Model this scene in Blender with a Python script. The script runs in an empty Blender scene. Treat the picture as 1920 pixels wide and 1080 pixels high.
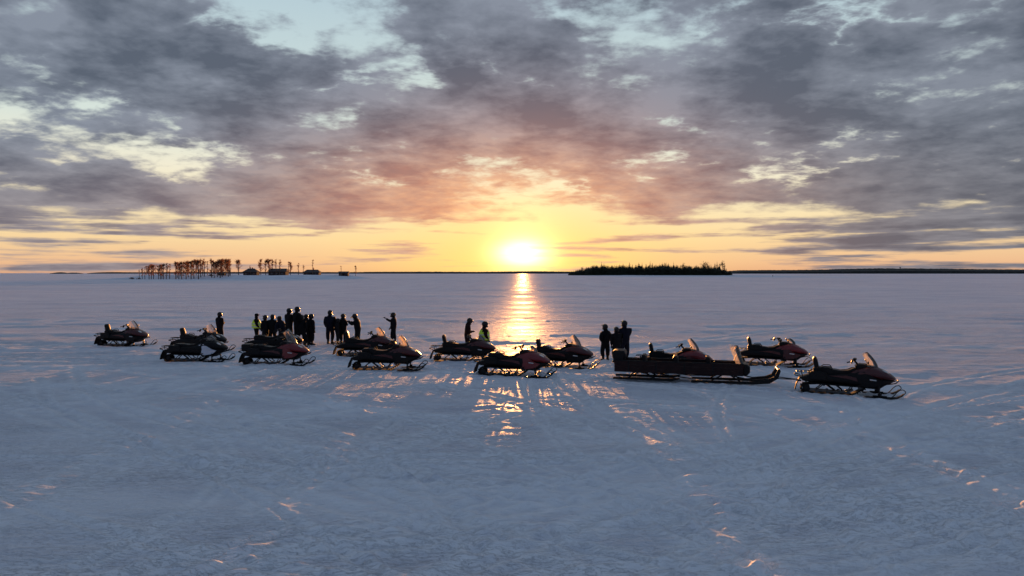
import bpy, math, random
import numpy as np
from mathutils import Vector, Matrix
R = math.radians
random.seed(7)
S = bpy.context.scene
COL = S.collection

# ------------------------------------------------------------------ camera
CAM_H, F, PITCH = 4.2, 1280.0, math.atan(28 / 1280.0)
cam = bpy.data.cameras.new('camera'); cam.sensor_width = 36; cam.lens = 36 * F / 1920
cam.clip_start = 0.1; cam.clip_end = 60000
cam_o = bpy.data.objects.new('camera', cam); COL.objects.link(cam_o)
cam_o.location = (0, 0, CAM_H); cam_o.rotation_euler = (math.pi / 2 - PITCH, 0, 0)
S.camera = cam_o

SUN_AZ, SUN_EL = 0.9, 1.75          # degrees, azimuth to the right of +Y
S.view_settings.view_transform = 'Standard'; S.view_settings.look = 'None'
S.view_settings.exposure = 1.1; S.view_settings.gamma = 1.0; S.view_settings.use_curve_mapping = False
S.cycles.max_bounces = 6; S.cycles.diffuse_bounces = 3; S.cycles.glossy_bounces = 3
S.cycles.transparent_max_bounces = 12; S.cycles.transmission_bounces = 4
S.cycles.sample_clamp_indirect = 4.0
S.cycles.sample_clamp_direct = 20.0

# ------------------------------------------------------------------ sun
sl = bpy.data.lights.new('sun', 'SUN'); sl.energy = 5.0; sl.angle = R(0.5); sl.color = (1.0, 0.41, 0.12)
so = bpy.data.objects.new('sun', sl); COL.objects.link(so)
sdir = Vector((math.sin(R(SUN_AZ)) * math.cos(R(SUN_EL)), math.cos(R(SUN_AZ)) * math.cos(R(SUN_EL)), math.sin(R(SUN_EL))))
so.rotation_euler = sdir.to_track_quat('Z', 'Y').to_euler()
so.location = sdir * 100

# ------------------------------------------------------------------ node helper
class NT:
    def __init__(s, tree): s.t = tree; s.n = tree.nodes; s.l = tree.links
    def _in(s, sock, v):
        if v is None: return
        if isinstance(v, bpy.types.NodeSocket): s.l.new(v, sock)
        else:
            if hasattr(sock.default_value, '__len__') and isinstance(v, (tuple, list)):
                if len(sock.default_value) == 4 and len(v) == 3: v = (*v, 1)
            sock.default_value = v
    def node(s, ty, **kw):
        nd = s.n.new(ty)
        for k, v in kw.items(): setattr(nd, k, v)
        return nd
    def m(s, op, a, b=None, c=None, clamp=False):
        nd = s.n.new('ShaderNodeMath'); nd.operation = op; nd.use_clamp = clamp
        for i, v in enumerate((a, b, c)): s._in(nd.inputs[i], v)
        return nd.outputs[0]
    def mr(s, v, a, b, c=0.0, d=1.0, smooth=False):
        nd = s.n.new('ShaderNodeMapRange'); nd.clamp = True
        if smooth: nd.interpolation_type = 'SMOOTHSTEP'
        for i, x in enumerate((v, a, b, c, d)): s._in(nd.inputs[i], x)
        return nd.outputs[0]
    def mixf(s, f, a, b):
        nd = s.n.new('ShaderNodeMix'); nd.data_type = 'FLOAT'
        s._in(nd.inputs[0], f); s._in(nd.inputs[2], a); s._in(nd.inputs[3], b); return nd.outputs[0]
    def mixc(s, f, a, b, blend='MIX'):
        nd = s.n.new('ShaderNodeMix'); nd.data_type = 'RGBA'; nd.blend_type = blend
        s._in(nd.inputs[0], f); s._in(nd.inputs[6], a); s._in(nd.inputs[7], b); return nd.outputs[2]
    def comb(s, x, y, z):
        nd = s.n.new('ShaderNodeCombineXYZ')
        for i, v in enumerate((x, y, z)): s._in(nd.inputs[i], v)
        return nd.outputs[0]
    def noise(s, vec, scale=1, detail=4, rough=0.5, dist=0.0, dim='3D'):
        nd = s.n.new('ShaderNodeTexNoise'); nd.noise_dimensions = dim
        s._in(nd.inputs['Vector'], vec); nd.inputs['Scale'].default_value = scale
        nd.inputs['Detail'].default_value = detail; nd.inputs['Roughness'].default_value = rough
        nd.inputs['Distortion'].default_value = dist
        return nd.outputs['Fac']
    def ramp(s, fac, stops, interp='LINEAR'):
        nd = s.n.new('ShaderNodeValToRGB'); cr = nd.color_ramp; cr.interpolation = interp
        while len(cr.elements) < len(stops): cr.elements.new(0.5)
        for e, (p, c) in zip(cr.elements, stops):
            e.position = p
        for e, (p, c) in zip(cr.elements, stops):
            e.position = p; e.color = (*c, 1) if len(c) == 3 else c
        s._in(nd.inputs[0], fac); return nd.outputs[0]
    def mapping(s, vec, scale=(1, 1, 1), rot=(0, 0, 0), loc=(0, 0, 0)):
        nd = s.n.new('ShaderNodeMapping'); s._in(nd.inputs[0], vec)
        nd.inputs['Location'].default_value = loc; nd.inputs['Rotation'].default_value = rot
        nd.inputs['Scale'].default_value = scale; return nd.outputs[0]
def srgb(h):
    h = h.lstrip('#'); c = [int(h[i:i + 2], 16) / 255 for i in (0, 2, 4)]
    return tuple((x / 12.92 if x <= 0.04045 else ((x + 0.055) / 1.055) ** 2.4) for x in c)

# ------------------------------------------------------------------ sky
W = bpy.data.worlds.new('World'); S.world = W; W.use_nodes = True
W.node_tree.nodes.clear()
n = NT(W.node_tree)
geo = n.node('ShaderNodeTexCoord').outputs['Generated']
sep = n.node('ShaderNodeSeparateXYZ'); n.l.new(geo, sep.inputs[0])
dx, dy, dz = sep.outputs
az = n.m('MULTIPLY', n.m('ARCTAN2', dx, dy), 180 / math.pi)
el = n.m('MULTIPLY', n.m('ARCSINE', dz), 180 / math.pi)
elc = n.m('MAXIMUM', el, 0.0)
# cloud coverage by region of the sky (0 clear ... 9 thick), columns left to right, rows top to bottom
CLOUD = ["778855220011178885253675776766646",
         "558999644210178985232677738667667",
         "789999963100368788456327884778446",
         "436999997688838489732589998888589",
         "676388788876638877457999999576736",
         "156369999744378867898778897434747",
         "234634688844688998888578887788899",
         "886320136567888878887467577788998",
         "467865477766753224677677457887788",
         "677788888888776633688888677776465",
         "655443468998776431015521224776667",
         "464234310000000000013433566777777",
         "332111111114441000201112455543222",
         "332222111222111000111112333322222"]
CY = [0, 40, 80, 120, 160, 200, 240, 280, 320, 360, 400, 440, 470, 500]
def cov(px, py):
    px = min(max(px, 0), 1920); py = min(max(py, 0), 500)
    i = max(k for k in range(len(CY)) if CY[k] <= py) if py < 500 else len(CY) - 2
    i = min(i, len(CY) - 2); t = (py - CY[i]) / (CY[i + 1] - CY[i])
    fx = px / 60; j = min(int(fx), 31); u = fx - j
    g = lambda a, b: int(CLOUD[a][b]) / 9
    return (g(i, j) * (1 - u) + g(i, j + 1) * u) * (1 - t) + (g(i + 1, j) * (1 - u) + g(i + 1, j + 1) * u) * t
# flow-like wobble of the lookup
wv = n.comb(n.m('MULTIPLY', az, 0.16), n.m('MULTIPLY', el, 0.32), 3.0)
wob = n.node('ShaderNodeTexNoise'); n.l.new(wv, wob.inputs['Vector'])
wob.inputs['Scale'].default_value = 1.0; wob.inputs['Detail'].default_value = 5; wob.inputs['Roughness'].default_value = 0.6
ws = n.node('ShaderNodeSeparateColor'); n.l.new(wob.outputs['Color'], ws.inputs[0])
wamp = n.mr(el, 0.5, 8, 0.4, 1.7)
azw = n.m('ADD', az, n.m('MULTIPLY', n.m('MULTIPLY', n.m('SUBTRACT', ws.outputs[0], 0.5), 4.0), wamp))
elw = n.m('ADD', el, n.m('MULTIPLY', n.m('SUBTRACT', ws.outputs[1], 0.5), wamp))
u = n.mr(azw, -37.5, 37.5)
ELS = [0.4, 1.3, 2.3, 3.3, 4.6, 6.0, 7.5, 9.0, 10.6, 12.3, 14.0, 15.8, 17.8, 20.5]
val = None
for i, e in enumerate(ELS):
    st = []
    for k in range(32):
        a = -37.5 + 75 * k / 31
        px = 960 + F * math.tan(R(a)); py = 512 - F * math.tan(R(e)) / math.cos(R(a))
        c = cov(px, py); st.append((k / 31, (c, c, c)))
    r = n.ramp(u, st)
    val = r if val is None else n.mixf(n.mr(elw, ELS[i - 1], e), val, r)
# beyond the frame the same broken deck goes on
pz = n.m('ADD', n.m('MAXIMUM', dz, 0.0), 0.20)
plane = n.comb(n.m('DIVIDE', dx, pz), n.m('DIVIDE', dy, pz), 0.0)
big = n.noise(plane, 0.9, 3, 0.5)
generic = n.mr(big, 0.3, 0.7, 0.35, 1.0)
outside = n.m('MAXIMUM', n.mr(n.m('ABSOLUTE', az), 36, 50), n.mr(el, 20, 27))
val = n.mixf(outside, val, generic)
fbm = n.noise(n.mapping(plane, (1.0, 1.0, 1)), 3.6, 8, 0.52, 0.15)
bil = n.m('ABSOLUTE', n.m('SUBTRACT', n.noise(n.mapping(plane, (1, 1.1, 1), loc=(2, 5, 1)), 6.5, 5, 0.5, 0.1), 0.5))
fine = n.noise(n.mapping(plane, (1, 1.15, 1), loc=(7, 3, 0)), 13.0, 5, 0.56, 0.2)
strk = n.noise(n.comb(n.m('MULTIPLY', az, 0.085), n.m('MULTIPLY', el, 1.25), 9.0), 1.0, 5, 0.55)
low = n.mr(el, 3.5, 5.2, 1.0, 0.0)
v = n.m('ADD', val, n.m('MULTIPLY', n.m('SUBTRACT', fbm, 0.5), n.mr(el, 1, 7, 0.35, 1.3)))
v = n.m('ADD', v, n.m('MULTIPLY', n.m('SUBTRACT', fine, 0.5), n.mr(el, 2, 9, 0.1, 0.45)))
v = n.m('ADD', v, n.m('MULTIPLY', n.m('SUBTRACT', 0.09, bil), n.mr(el, 2, 9, 0.2, 1.3)))
v = n.m('ADD', v, n.m('MULTIPLY', n.m('MULTIPLY', n.m('SUBTRACT', strk, 0.52), 3.2), low))
fine2 = n.noise(n.mapping(plane, (1, 1.1, 1), loc=(1, 8, 0)), 30.0, 4, 0.55, 0.2)
v = n.m('ADD', v, n.m('MULTIPLY', n.m('SUBTRACT', fine2, 0.42), n.mr(el, 4, 9, 0.0, 0.34)))
crk = n.m('ABSOLUTE', n.m('SUBTRACT', n.noise(n.mapping(plane, (0.9, 1.1, 1), loc=(4, 1, 2)), 3.1, 6, 0.58, 0.2), 0.5))
crack = n.m('MULTIPLY', n.mr(crk, 0.085, 0.0, 0.0, 1.0), n.mr(n.noise(plane, 1.9, 3, 0.5), 0.42, 0.60))
v = n.m('SUBTRACT', v, n.m('MULTIPLY', n.m('MULTIPLY', crack, n.mr(el, 4, 8, 0.0, 0.46)), n.mr(val, 0.95, 0.70, 0.35, 1.0)))
D = n.mr(v, 0.12, 0.62, 0, 1, smooth=True)
# clear sky colour
clear = n.ramp(n.mr(elc, 0, 30), [(0.0, srgb('e2ab84')), (0.03, srgb('edbe92')), (0.09, srgb('f6d6a2')), (0.18, srgb('f7e6bc')),
                                  (0.27, srgb('f0ead2')), (0.38, srgb('d6e2da')), (0.55, srgb('c3d6d8')), (0.75, srgb('b0c8d4')), (1.0, srgb('8fabc2'))])
ds = n.node('ShaderNodeVectorMath', operation='DOT_PRODUCT'); n.l.new(geo, ds.inputs[0]); ds.inputs[1].default_value = sdir
cosd = ds.outputs['Value']
ang = n.m('MULTIPLY', n.m('ARCCOSINE', n.m('MINIMUM', cosd, 0.999999)), 180 / math.pi)
def gauss(w, a=ang): return n.m('EXPONENT', n.m('MULTIPLY', n.m('POWER', n.m('DIVIDE', a, w), 2.0), -1.0))
yel = n.m('MULTIPLY', gauss(11.5), n.mr(el, 1, 7, 1.0, 0.3))
clear = n.mixc(n.m('MULTIPLY', yel, 0.85), clear, srgb('ffe07c'))
# the far side of the sky from the sun is darker and bluer
back = n.mr(cosd, 0.8, -0.35, 0.0, 1.0, smooth=True)
clear = n.mixc(back, clear, srgb('7095c2'))
# cloud colour
tone = n.mr(n.m('ADD', n.m('MULTIPLY', v, 0.32), n.m('MULTIPLY', n.noise(plane, 3.4, 7, 0.55, 0.15), 0.9)), 0.56, 0.84)
cloud = n.mixc(tone, srgb('858e9d'), srgb('566070'))
warmL = n.m('MULTIPLY', n.mr(el, 2, 11, 1.0, 0.0, smooth=True), 0.5)
cloud = n.mixc(warmL, cloud, n.mixc(tone, srgb('a9958f'), srgb('7d707b')))
rightdark = n.m('MULTIPLY', n.mr(az, 12, 26, 0.0, 1.0, smooth=True), n.mr(el, 14, 6, 0.3, 0.75))
cloud = n.mixc(rightdark, cloud, n.mixc(tone, srgb('7a7e89'), srgb('595f6c')))
dE2 = n.m('POWER', n.m('DIVIDE', n.m('SUBTRACT', el, 9.0), 6.0), 2.0)
dA2 = n.m('POWER', n.m('DIVIDE', n.m('SUBTRACT', az, 2.0), 13.0), 2.0)
pink = n.m('EXPONENT', n.m('MULTIPLY', n.m('ADD', dA2, dE2), -1.0))
cloud = n.mixc(n.m('MULTIPLY', pink, 0.42), cloud, n.mixc(tone, srgb('bd9490'), srgb('8e6d74')))
dA = n.m('POWER', n.m('DIVIDE', n.m('SUBTRACT', az, -1.0), 17.0), 2.0)
dE = n.m('POWER', n.m('DIVIDE', n.m('SUBTRACT', el, 5.3), 5.0), 2.0)
warm = n.m('EXPONENT', n.m('MULTIPLY', n.m('ADD', dA, dE), -1.0))
cloud = n.mixc(n.m('MULTIPLY', warm, n.mr(fine, 0.3, 0.7, 1.0, 0.72)), cloud, n.mixc(tone, srgb('f5b688'), srgb('cf8a72')))
cloud = n.mixc(back, cloud, srgb('66768f'))
sky = n.mixc(D, clear, cloud)
# sun glow: aureole in the air in front of everything in the sky
sky = n.mixc(1.0, sky, n.mixc(1.0, (0, 0, 0), n.mixc(gauss(2.6), (0, 0, 0), (0.60, 0.44, 0.18)), 'ADD'), 'ADD')
sky = n.mixc(1.0, sky, n.mixc(gauss(6.5), (0, 0, 0), (0.10, 0.055, 0.01)), 'ADD')
sa_ = n.m('DIVIDE', n.m('SUBTRACT', az, SUN_AZ), 1.9); se_ = n.m('DIVIDE', n.m('SUBTRACT', el, SUN_EL - 0.1), 0.95)
ellip = n.m('EXPONENT', n.m('MULTIPLY', n.m('ADD', n.m('MULTIPLY', sa_, sa_), n.m('MULTIPLY', se_, se_)), -1.0))
lowcut = n.mr(strk, 0.50, 0.66, 1.0, 0.45)
core = n.mixc(1.0, n.mixc(n.m('MULTIPLY', ellip, lowcut), (0, 0, 0), (2.6, 2.2, 1.1)), n.mixc(gauss(0.32), (0, 0, 0), (14, 11, 6)), 'ADD')
sky = n.mixc(1.0, sky, core, 'ADD')
ground_c = (0.10, 0.12, 0.17)
sky = n.mixc(n.mr(el, -0.6, -0.1, 1.0, 0.0), sky, ground_c)
bg = n.node('ShaderNodeBackground'); n.l.new(sky, bg.inputs[0]); bg.inputs[1].default_value = 0.466
nis = n.node('ShaderNodeTexSky'); nis.sky_type = 'NISHITA'; nis.sun_disc = False
nis.sun_elevation = R(SUN_EL); nis.sun_rotation = R(SUN_AZ); nis.altitude = 0; nis.air_density = 1; nis.dust_density = 1
bg2 = n.node('ShaderNodeBackground'); n.l.new(nis.outputs[0], bg2.inputs[0]); bg2.inputs[1].default_value = 0.003
add = n.node('ShaderNodeAddShader'); n.l.new(bg.outputs[0], add.inputs[0]); n.l.new(bg2.outputs[0], add.inputs[1])
wo = n.node('ShaderNodeOutputWorld'); n.l.new(add.outputs[0], wo.inputs[0])
W.cycles.sampling_method = 'MANUAL'; W.cycles.sample_map_resolution = 1024

# ------------------------------------------------------------------ materials
def mat(name, base, rough=0.5, metal=0.0, coat=0.0, var=0.25, scale=6.0, spec=0.5, bump=0.0, bscale=40):
    m_ = bpy.data.materials.new(name); m_.use_nodes = True; t = NT(m_.node_tree)
    b = t.n['Principled BSDF']; b.inputs['Roughness'].default_value = rough; b.inputs['Metallic'].default_value = metal
    b.inputs['Coat Weight'].default_value = coat; b.inputs['Coat Roughness'].default_value = 0.08
    b.inputs['Specular IOR Level'].default_value = spec * (0.35 if max(base) < 0.03 else 1.0)
    oc = t.node('ShaderNodeTexCoord').outputs['Object']
    f = t.noise(oc, scale, 4, 0.6)
    c2 = tuple(x * (1 - var) for x in base); c1 = tuple(min(1, x * (1 + var)) for x in base)
    t.l.new(t.mixc(t.mr(f, 0.3, 0.7), c2, c1), b.inputs['Base Color'])
    t.l.new(t.mr(t.noise(oc, scale * 3, 3), 0.3, 0.7, max(0.03, rough - 0.08), min(1, rough + 0.1)), b.inputs['Roughness'])
    if bump:
        bn = t.node('ShaderNodeBump'); bn.inputs['Strength'].default_value = bump; bn.inputs['Distance'].default_value = 0.01
        t.l.new(t.noise(oc, bscale, 3), bn.inputs['Height']); t.l.new(bn.outputs[0], b.inputs['Normal'])
    return m_
M = {}
M['red'] = mat('red_paint', (0.15, 0.004, 0.008), 0.38, coat=0.25, var=0.12)
M['dark_red'] = mat('dark_red_paint', (0.055, 0.003, 0.005), 0.38, coat=0.1, var=0.12)
M['black'] = mat('black_plastic', (0.004, 0.004, 0.005), 0.4)
M['white'] = mat('white_paint', (0.55, 0.56, 0.62), 0.35, coat=0.4, var=0.08)
M['grey'] = mat('grey_panel', (0.06, 0.065, 0.07), 0.4, var=0.1)
M['rubber'] = mat('track_rubber', (0.008, 0.008, 0.008), 0.75, bump=0.3)
M['vinyl'] = mat('seat_vinyl', (0.007, 0.007, 0.008), 0.5, bump=0.2)
M['metal'] = mat('aluminium', (0.12, 0.12, 0.125), 0.4, metal=0.8, var=0.1)
M['steel'] = mat('black_steel', (0.012, 0.012, 0.013), 0.45, metal=0.2)
M['lens'] = mat('headlamp_lens', (0.5, 0.5, 0.48), 0.08, coat=1.0, var=0.05)
M['tail'] = mat('red_lens', (0.35, 0.01, 0.01), 0.15, coat=1.0, var=0.05)
M['amber'] = mat('amber_reflector', (0.7, 0.28, 0.03), 0.2, coat=1.0, var=0.05)
M['decal'] = mat('pale_decal', (0.55, 0.55, 0.55), 0.4, var=0.05)
M['suit'] = mat('black_snowsuit', (0.006, 0.006, 0.008), 0.8, var=0.3, bump=0.5, bscale=18, spec=0.3)
M['suit2'] = mat('navy_snowsuit', (0.008, 0.009, 0.018), 0.8, var=0.3, bump=0.5, bscale=18, spec=0.3)
M['suit3'] = mat('charcoal_snowsuit', (0.011, 0.010, 0.012), 0.8, var=0.3, bump=0.5, bscale=18, spec=0.3)
M['suit4'] = mat('brown_snowsuit', (0.018, 0.007, 0.007), 0.8, var=0.3, bump=0.5, bscale=18, spec=0.3)
M['helmet'] = mat('helmet_shell', (0.006, 0.006, 0.008), 0.25, coat=0.25)
M['visor'] = mat('visor_plastic', (0.03, 0.03, 0.035), 0.06, coat=1.0)
M['boot'] = mat('boot_leather', (0.015, 0.014, 0.013), 0.6)
M['glove'] = mat('glove_fabric', (0.017, 0.016, 0.018), 0.65)
M['skin'] = mat('skin', (0.48, 0.29, 0.22), 0.5, var=0.06)
M['vest'] = mat('hi_vis_fabric', (0.72, 1.0, 0.06), 0.6, var=0.06)
M['stripe'] = mat('reflective_tape', (0.62, 0.62, 0.6), 0.3, var=0.05)
M['wood'] = mat('stained_plank', (0.020, 0.008, 0.008), 0.6, var=0.35, scale=5, bump=0.4)
M['log'] = mat('cabin_timber', (0.035, 0.018, 0.015), 0.75, var=0.35, scale=1.5)
M['roofm'] = mat('cabin_roof', (0.05, 0.045, 0.045), 0.7, scale=1.0)
M['bark'] = mat('tree_bark', (0.10, 0.07, 0.05), 0.85, var=0.3, scale=1.0)
M['needle'] = mat('spruce_needles', (0.035, 0.042, 0.022), 0.8, var=0.4, scale=0.5)
M['needle2'] = mat('pine_needles', (0.045, 0.045, 0.022), 0.8, var=0.4, scale=0.5)
M['glass'] = mat('window_glass', (0.03, 0.035, 0.04), 0.08, coat=1.0)
M['forest'] = mat('far_forest', (0.030, 0.030, 0.026), 0.9, var=0.4, scale=0.02)
def leafy(name, base, k):
    m_ = mat(name, base, 0.8, var=0.35, scale=0.6); t = NT(m_.node_tree); b = t.n['Principled BSDF']; o = t.n['Material Output']
    tl = t.node('ShaderNodeBsdfTranslucent'); tl.inputs[0].default_value = (*[min(1, c * 1.6) for c in base], 1)
    mx = t.node('ShaderNodeMixShader'); mx.inputs[0].default_value = k
    t.l.new(b.outputs[0], mx.inputs[1]); t.l.new(tl.outputs[0], mx.inputs[2]); t.l.new(mx.outputs[0], o.inputs[0]); return m_
M['twig'] = leafy('birch_twigs', (0.13, 0.058, 0.032), 0.5)
def plexi(name, haze=0.22, tint=(0.95, 0.9, 0.86)):
    m_ = bpy.data.materials.new(name); m_.use_nodes = True; t = NT(m_.node_tree); t.n.clear()
    o = t.node('ShaderNodeOutputMaterial')
    tr = t.node('ShaderNodeBsdfTransparent'); tr.inputs[0].default_value = (*tint, 1)
    tl = t.node('ShaderNodeBsdfTranslucent'); tl.inputs[0].default_value = (0.85, 0.85, 0.85, 1)
    df = t.node('ShaderNodeBsdfDiffuse'); df.inputs[0].default_value = (0.7, 0.7, 0.7, 1)
    gl = t.node('ShaderNodeBsdfGlossy'); gl.inputs['Roughness'].default_value = 0.12
    oc = t.node('ShaderNodeTexCoord').outputs['Object']
    f = t.mr(t.noise(oc, 9, 5, 0.65), 0.35, 0.7, haze * 0.55, haze * 1.5)
    m1 = t.node('ShaderNodeMixShader'); m1.inputs[0].default_value = 0.25; t.l.new(tl.outputs[0], m1.inputs[1]); t.l.new(df.outputs[0], m1.inputs[2])
    m2 = t.node('ShaderNodeMixShader'); t.l.new(f, m2.inputs[0]); t.l.new(tr.outputs[0], m2.inputs[1]); t.l.new(m1.outputs[0], m2.inputs[2])
    fr = t.node('ShaderNodeFresnel'); fr.inputs[0].default_value = 1.45
    m3 = t.node('ShaderNodeMixShader'); t.l.new(fr.outputs[0], m3.inputs[0]); t.l.new(m2.outputs[0], m3.inputs[1]); t.l.new(gl.outputs[0], m3.inputs[2])
    t.l.new(m3.outputs[0], o.inputs[0]); return m_
M['plexi'] = plexi('clear_windshield', 0.10)
M['plexi2'] = plexi('hazy_windshield', 0.16)

# ------------------------------------------------------------------ tagging and mesh helpers
def tag(o, label=None, cat=None, group=None, kind=None):
    if label: o['label'] = label
    if cat: o['category'] = cat
    if group: o['group'] = group
    if kind: o['kind'] = kind
    return o
def empty(name, loc, rz=0.0, sc=1.0):
    o = bpy.data.objects.new(name, None); COL.objects.link(o); o.empty_display_size = 0.2
    o.location = loc; o.rotation_euler = (0, 0, rz); o.scale = (sc, sc, sc); return o
def link_mesh(name, me, parent=None, loc=None, rot=None):
    o = bpy.data.objects.new(name, me); COL.objects.link(o); o.parent = parent
    if loc: o.location = loc
    if rot: o.rotation_euler = rot
    return o
class MB:
    def __init__(s): s.v = []; s.f = []
    def add(s, v, f):
        k = len(s.v); s.v += [tuple(p) for p in v]; s.f += [tuple(i + k for i in q) for q in f]; return s
    def box(s, c, d, rot=None):
        x, y, z = (q / 2 for q in d)
        v = [Vector((a * x, b * y, e * z)) for a in (-1, 1) for b in (-1, 1) for e in (-1, 1)]
        if rot: v = [rot @ p for p in v]
        v = [p + Vector(c) for p in v]
        return s.add(v, [(0, 1, 3, 2), (4, 6, 7, 5), (0, 4, 5, 1), (2, 3, 7, 6), (0, 2, 6, 4), (1, 5, 7, 3)])
    def prism(s, prof, w, b=0.02, y0=0.0):
        """side profile (x,z) extruded across y to +-w with a chamfered rim"""
        cx = sum(p[0] for p in prof) / len(prof); cz = sum(p[1] for p in prof) / len(prof)
        def ring(y, ins):
            r = []
            for x, z in prof:
                d = math.hypot(x - cx, z - cz) or 1
                k = max(0.2, 1 - ins / d); r.append((cx + (x - cx) * k, y0 + y, cz + (z - cz) * k))
            return r
        rings = [ring(-w, b), ring(-w + b, 0), ring(w - b, 0), ring(w, b)]
        m_ = len(prof); v = [p for r in rings for p in r]; f = []
        for k in range(3):
            for i in range(m_):
                j = (i + 1) % m_; f.append((k * m_ + i, k * m_ + j, (k + 1) * m_ + j, (k + 1) * m_ + i))
        f.append(tuple(range(m_))[::-1]); f.append(tuple(3 * m_ + i for i in range(m_)))
        return s.add(v, f)
    def tube(s, pts, r, seg=7, closed=False):
        pts = [Vector(p) for p in pts]; N = len(pts)
        rr = r if isinstance(r, (list, tuple)) else [r] * N
        v = []; f = []; up = None
        for i, p in enumerate(pts):
            if closed: t = pts[(i + 1) % N] - pts[i - 1]
            else: t = pts[min(i + 1, N - 1)] - pts[max(i - 1, 0)]
            t.normalize()
            if up is None: up = Vector((0, 0, 1)) if abs(t.z) < 0.9 else Vector((1, 0, 0))
            a = t.cross(up); a.normalize(); b = a.cross(t); up = b
            for k in range(seg):
                q = 2 * math.pi * k / seg; v.append(p + (a * math.cos(q) + b * math.sin(q)) * rr[i])
        for i in range(N if closed else N - 1):
            i2 = (i + 1) % N
            for k in range(seg):
                k2 = (k + 1) % seg; f.append((i * seg + k, i * seg + k2, i2 * seg + k2, i2 * seg + k))
        if not closed: f.append(tuple(range(seg))[::-1]); f.append(tuple((N - 1) * seg + k for k in range(seg)))
        return s.add(v, f)
    def loft(s, secs, seg=20, e=2.6, a0=0.0, a1=2 * math.pi):
        """secs: (x, zbottom, ztop, halfwidth) -> superellipse rings along x"""
        v = []; f = []; full = abs(a1 - a0 - 2 * math.pi) < 1e-6; m_ = seg if full else seg + 1
        for x, zb, zt, hw in secs:
            zc = (zb + zt) / 2; hz = (zt - zb) / 2
            for k in range(m_):
                q = a0 + (a1 - a0) * k / seg; c, d = math.cos(q), math.sin(q)
                v.append((x, hw * math.copysign(abs(c) ** (2 / e), c), zc + hz * math.copysign(abs(d) ** (2 / e), d)))
        for i in range(len(secs) - 1):
            for k in range(seg if full else seg):
                k2 = (k + 1) % m_; f.append((i * m_ + k, i * m_ + k2, (i + 1) * m_ + k2, (i + 1) * m_ + k))
        f.append(tuple(range(m_))[::-1]); f.append(tuple((len(secs) - 1) * m_ + k for k in range(m_)))
        return s.add(v, f)
    def disc(s, c, r, w, seg=14, axis='Y'):
        c = Vector(c); d = {'Y': Vector((0, w / 2, 0)), 'X': Vector((w / 2, 0, 0)), 'Z': Vector((0, 0, w / 2))}[axis]
        return s.tube([c - d, c - d * 0.7, c + d * 0.7, c + d], [r * 0.9, r, r, r * 0.9], seg)
    def ell(s, c, r, seg=14, rings=9, rot=None):
        v = []; f = []
        for i in range(1, rings):
            t = math.pi * i / rings
            for k in range(seg):
                q = 2 * math.pi * k / seg; p = Vector((r[0] * math.sin(t) * math.cos(q), r[1] * math.sin(t) * math.sin(q), r[2] * math.cos(t)))
                if rot: p = rot @ p
                v.append(p + Vector(c))
        for i in range(rings - 2):
            for k in range(seg):
                k2 = (k + 1) % seg; f.append((i * seg + k, i * seg + k2, (i + 1) * seg + k2, (i + 1) * seg + k)[::-1])
        f.append(tuple(range(seg))); f.append(tuple((rings - 2) * seg + k for k in range(seg))[::-1])
        return s.add(v, f)
    def mesh(s, name, m_, smooth=True):
        me = bpy.data.meshes.new(name); me.from_pydata(s.v, [], s.f); me.materials.append(m_)
        me.validate(); me.update()
        if smooth:
            me.polygons.foreach_set('use_smooth', [True] * len(me.polygons))
            try: me.set_sharp_from_angle(angle=R(38))
            except Exception: pass
        return me
    def build(s, name, m_, parent=None, smooth=True):
        return link_mesh(name, s.mesh(name, m_, smooth), parent)
def copy_tree(o, parent=None):
    c = o.copy(); COL.objects.link(c); c.parent = parent
    for ch in o.children: copy_tree(ch, c)
    return c

# pixel of the 1920x1080 photograph -> point on the ground plane
def ground_pt(px, py, z=0.0):
    d = Vector(((px - 960) / F, 1.0, -(py - 540) / F))
    c, s_ = math.cos(-PITCH), math.sin(-PITCH)
    d = Vector((d.x, d.y * c - d.z * s_, d.y * s_ + d.z * c))
    t = (z - CAM_H) / d.z
    return Vector((d.x * t, d.y * t, z))

# ------------------------------------------------------------------ numpy noise
def vnoise(x, y, seed=0):
    xi = np.floor(x).astype(np.int64); yi = np.floor(y).astype(np.int64); fx = x - xi; fy = y - yi
    def h(a, b):
        k = (a * 374761393 + b * 668265263 + seed * 974634777) & 0xffffffff
        k = ((k ^ (k >> 13)) * 1274126177) & 0xffffffff; k = k ^ (k >> 16)
        return (k & 0xffff) / 65535.0
    u_ = fx * fx * fx * (fx * (fx * 6 - 15) + 10); w_ = fy * fy * fy * (fy * (fy * 6 - 15) + 10)
    return (h(xi, yi) * (1 - u_) + h(xi + 1, yi) * u_) * (1 - w_) + (h(xi, yi + 1) * (1 - u_) + h(xi + 1, yi + 1) * u_) * w_
def fbm2(x, y, o=4, seed=0, g=0.5):
    r = 0; a = 1; t = 0
    for k in range(o):
        r = r + a * vnoise(x * 2 ** k + 17.3 * k, y * 2 ** k - 9.1 * k, seed + k); t += a; a *= g
    return r / t
def sstep(a, b, x):
    t = np.clip((x - a) / (b - a), 0, 1); return t * t * (3 - 2 * t)
def seg_dist(x, y, pts):
    """distance to a polyline, and signed side offset"""
    best = np.full(x.shape, 1e9); off = np.zeros(x.shape); along = np.zeros(x.shape); L = 0
    for (ax, ay), (bx, by) in zip(pts[:-1], pts[1:]):
        vx, vy = bx - ax, by - ay; l = math.hypot(vx, vy)
        t = np.clip(((x - ax) * vx + (y - ay) * vy) / (l * l), 0, 1)
        d = np.hypot(x - ax - t * vx, y - ay - t * vy); m_ = d < best
        best = np.where(m_, d, best); off = np.where(m_, ((x - ax) * -vy + (y - ay) * vx) / l, off)
        along = np.where(m_, L + t * l, along); L += l
    return best, off, along

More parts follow.
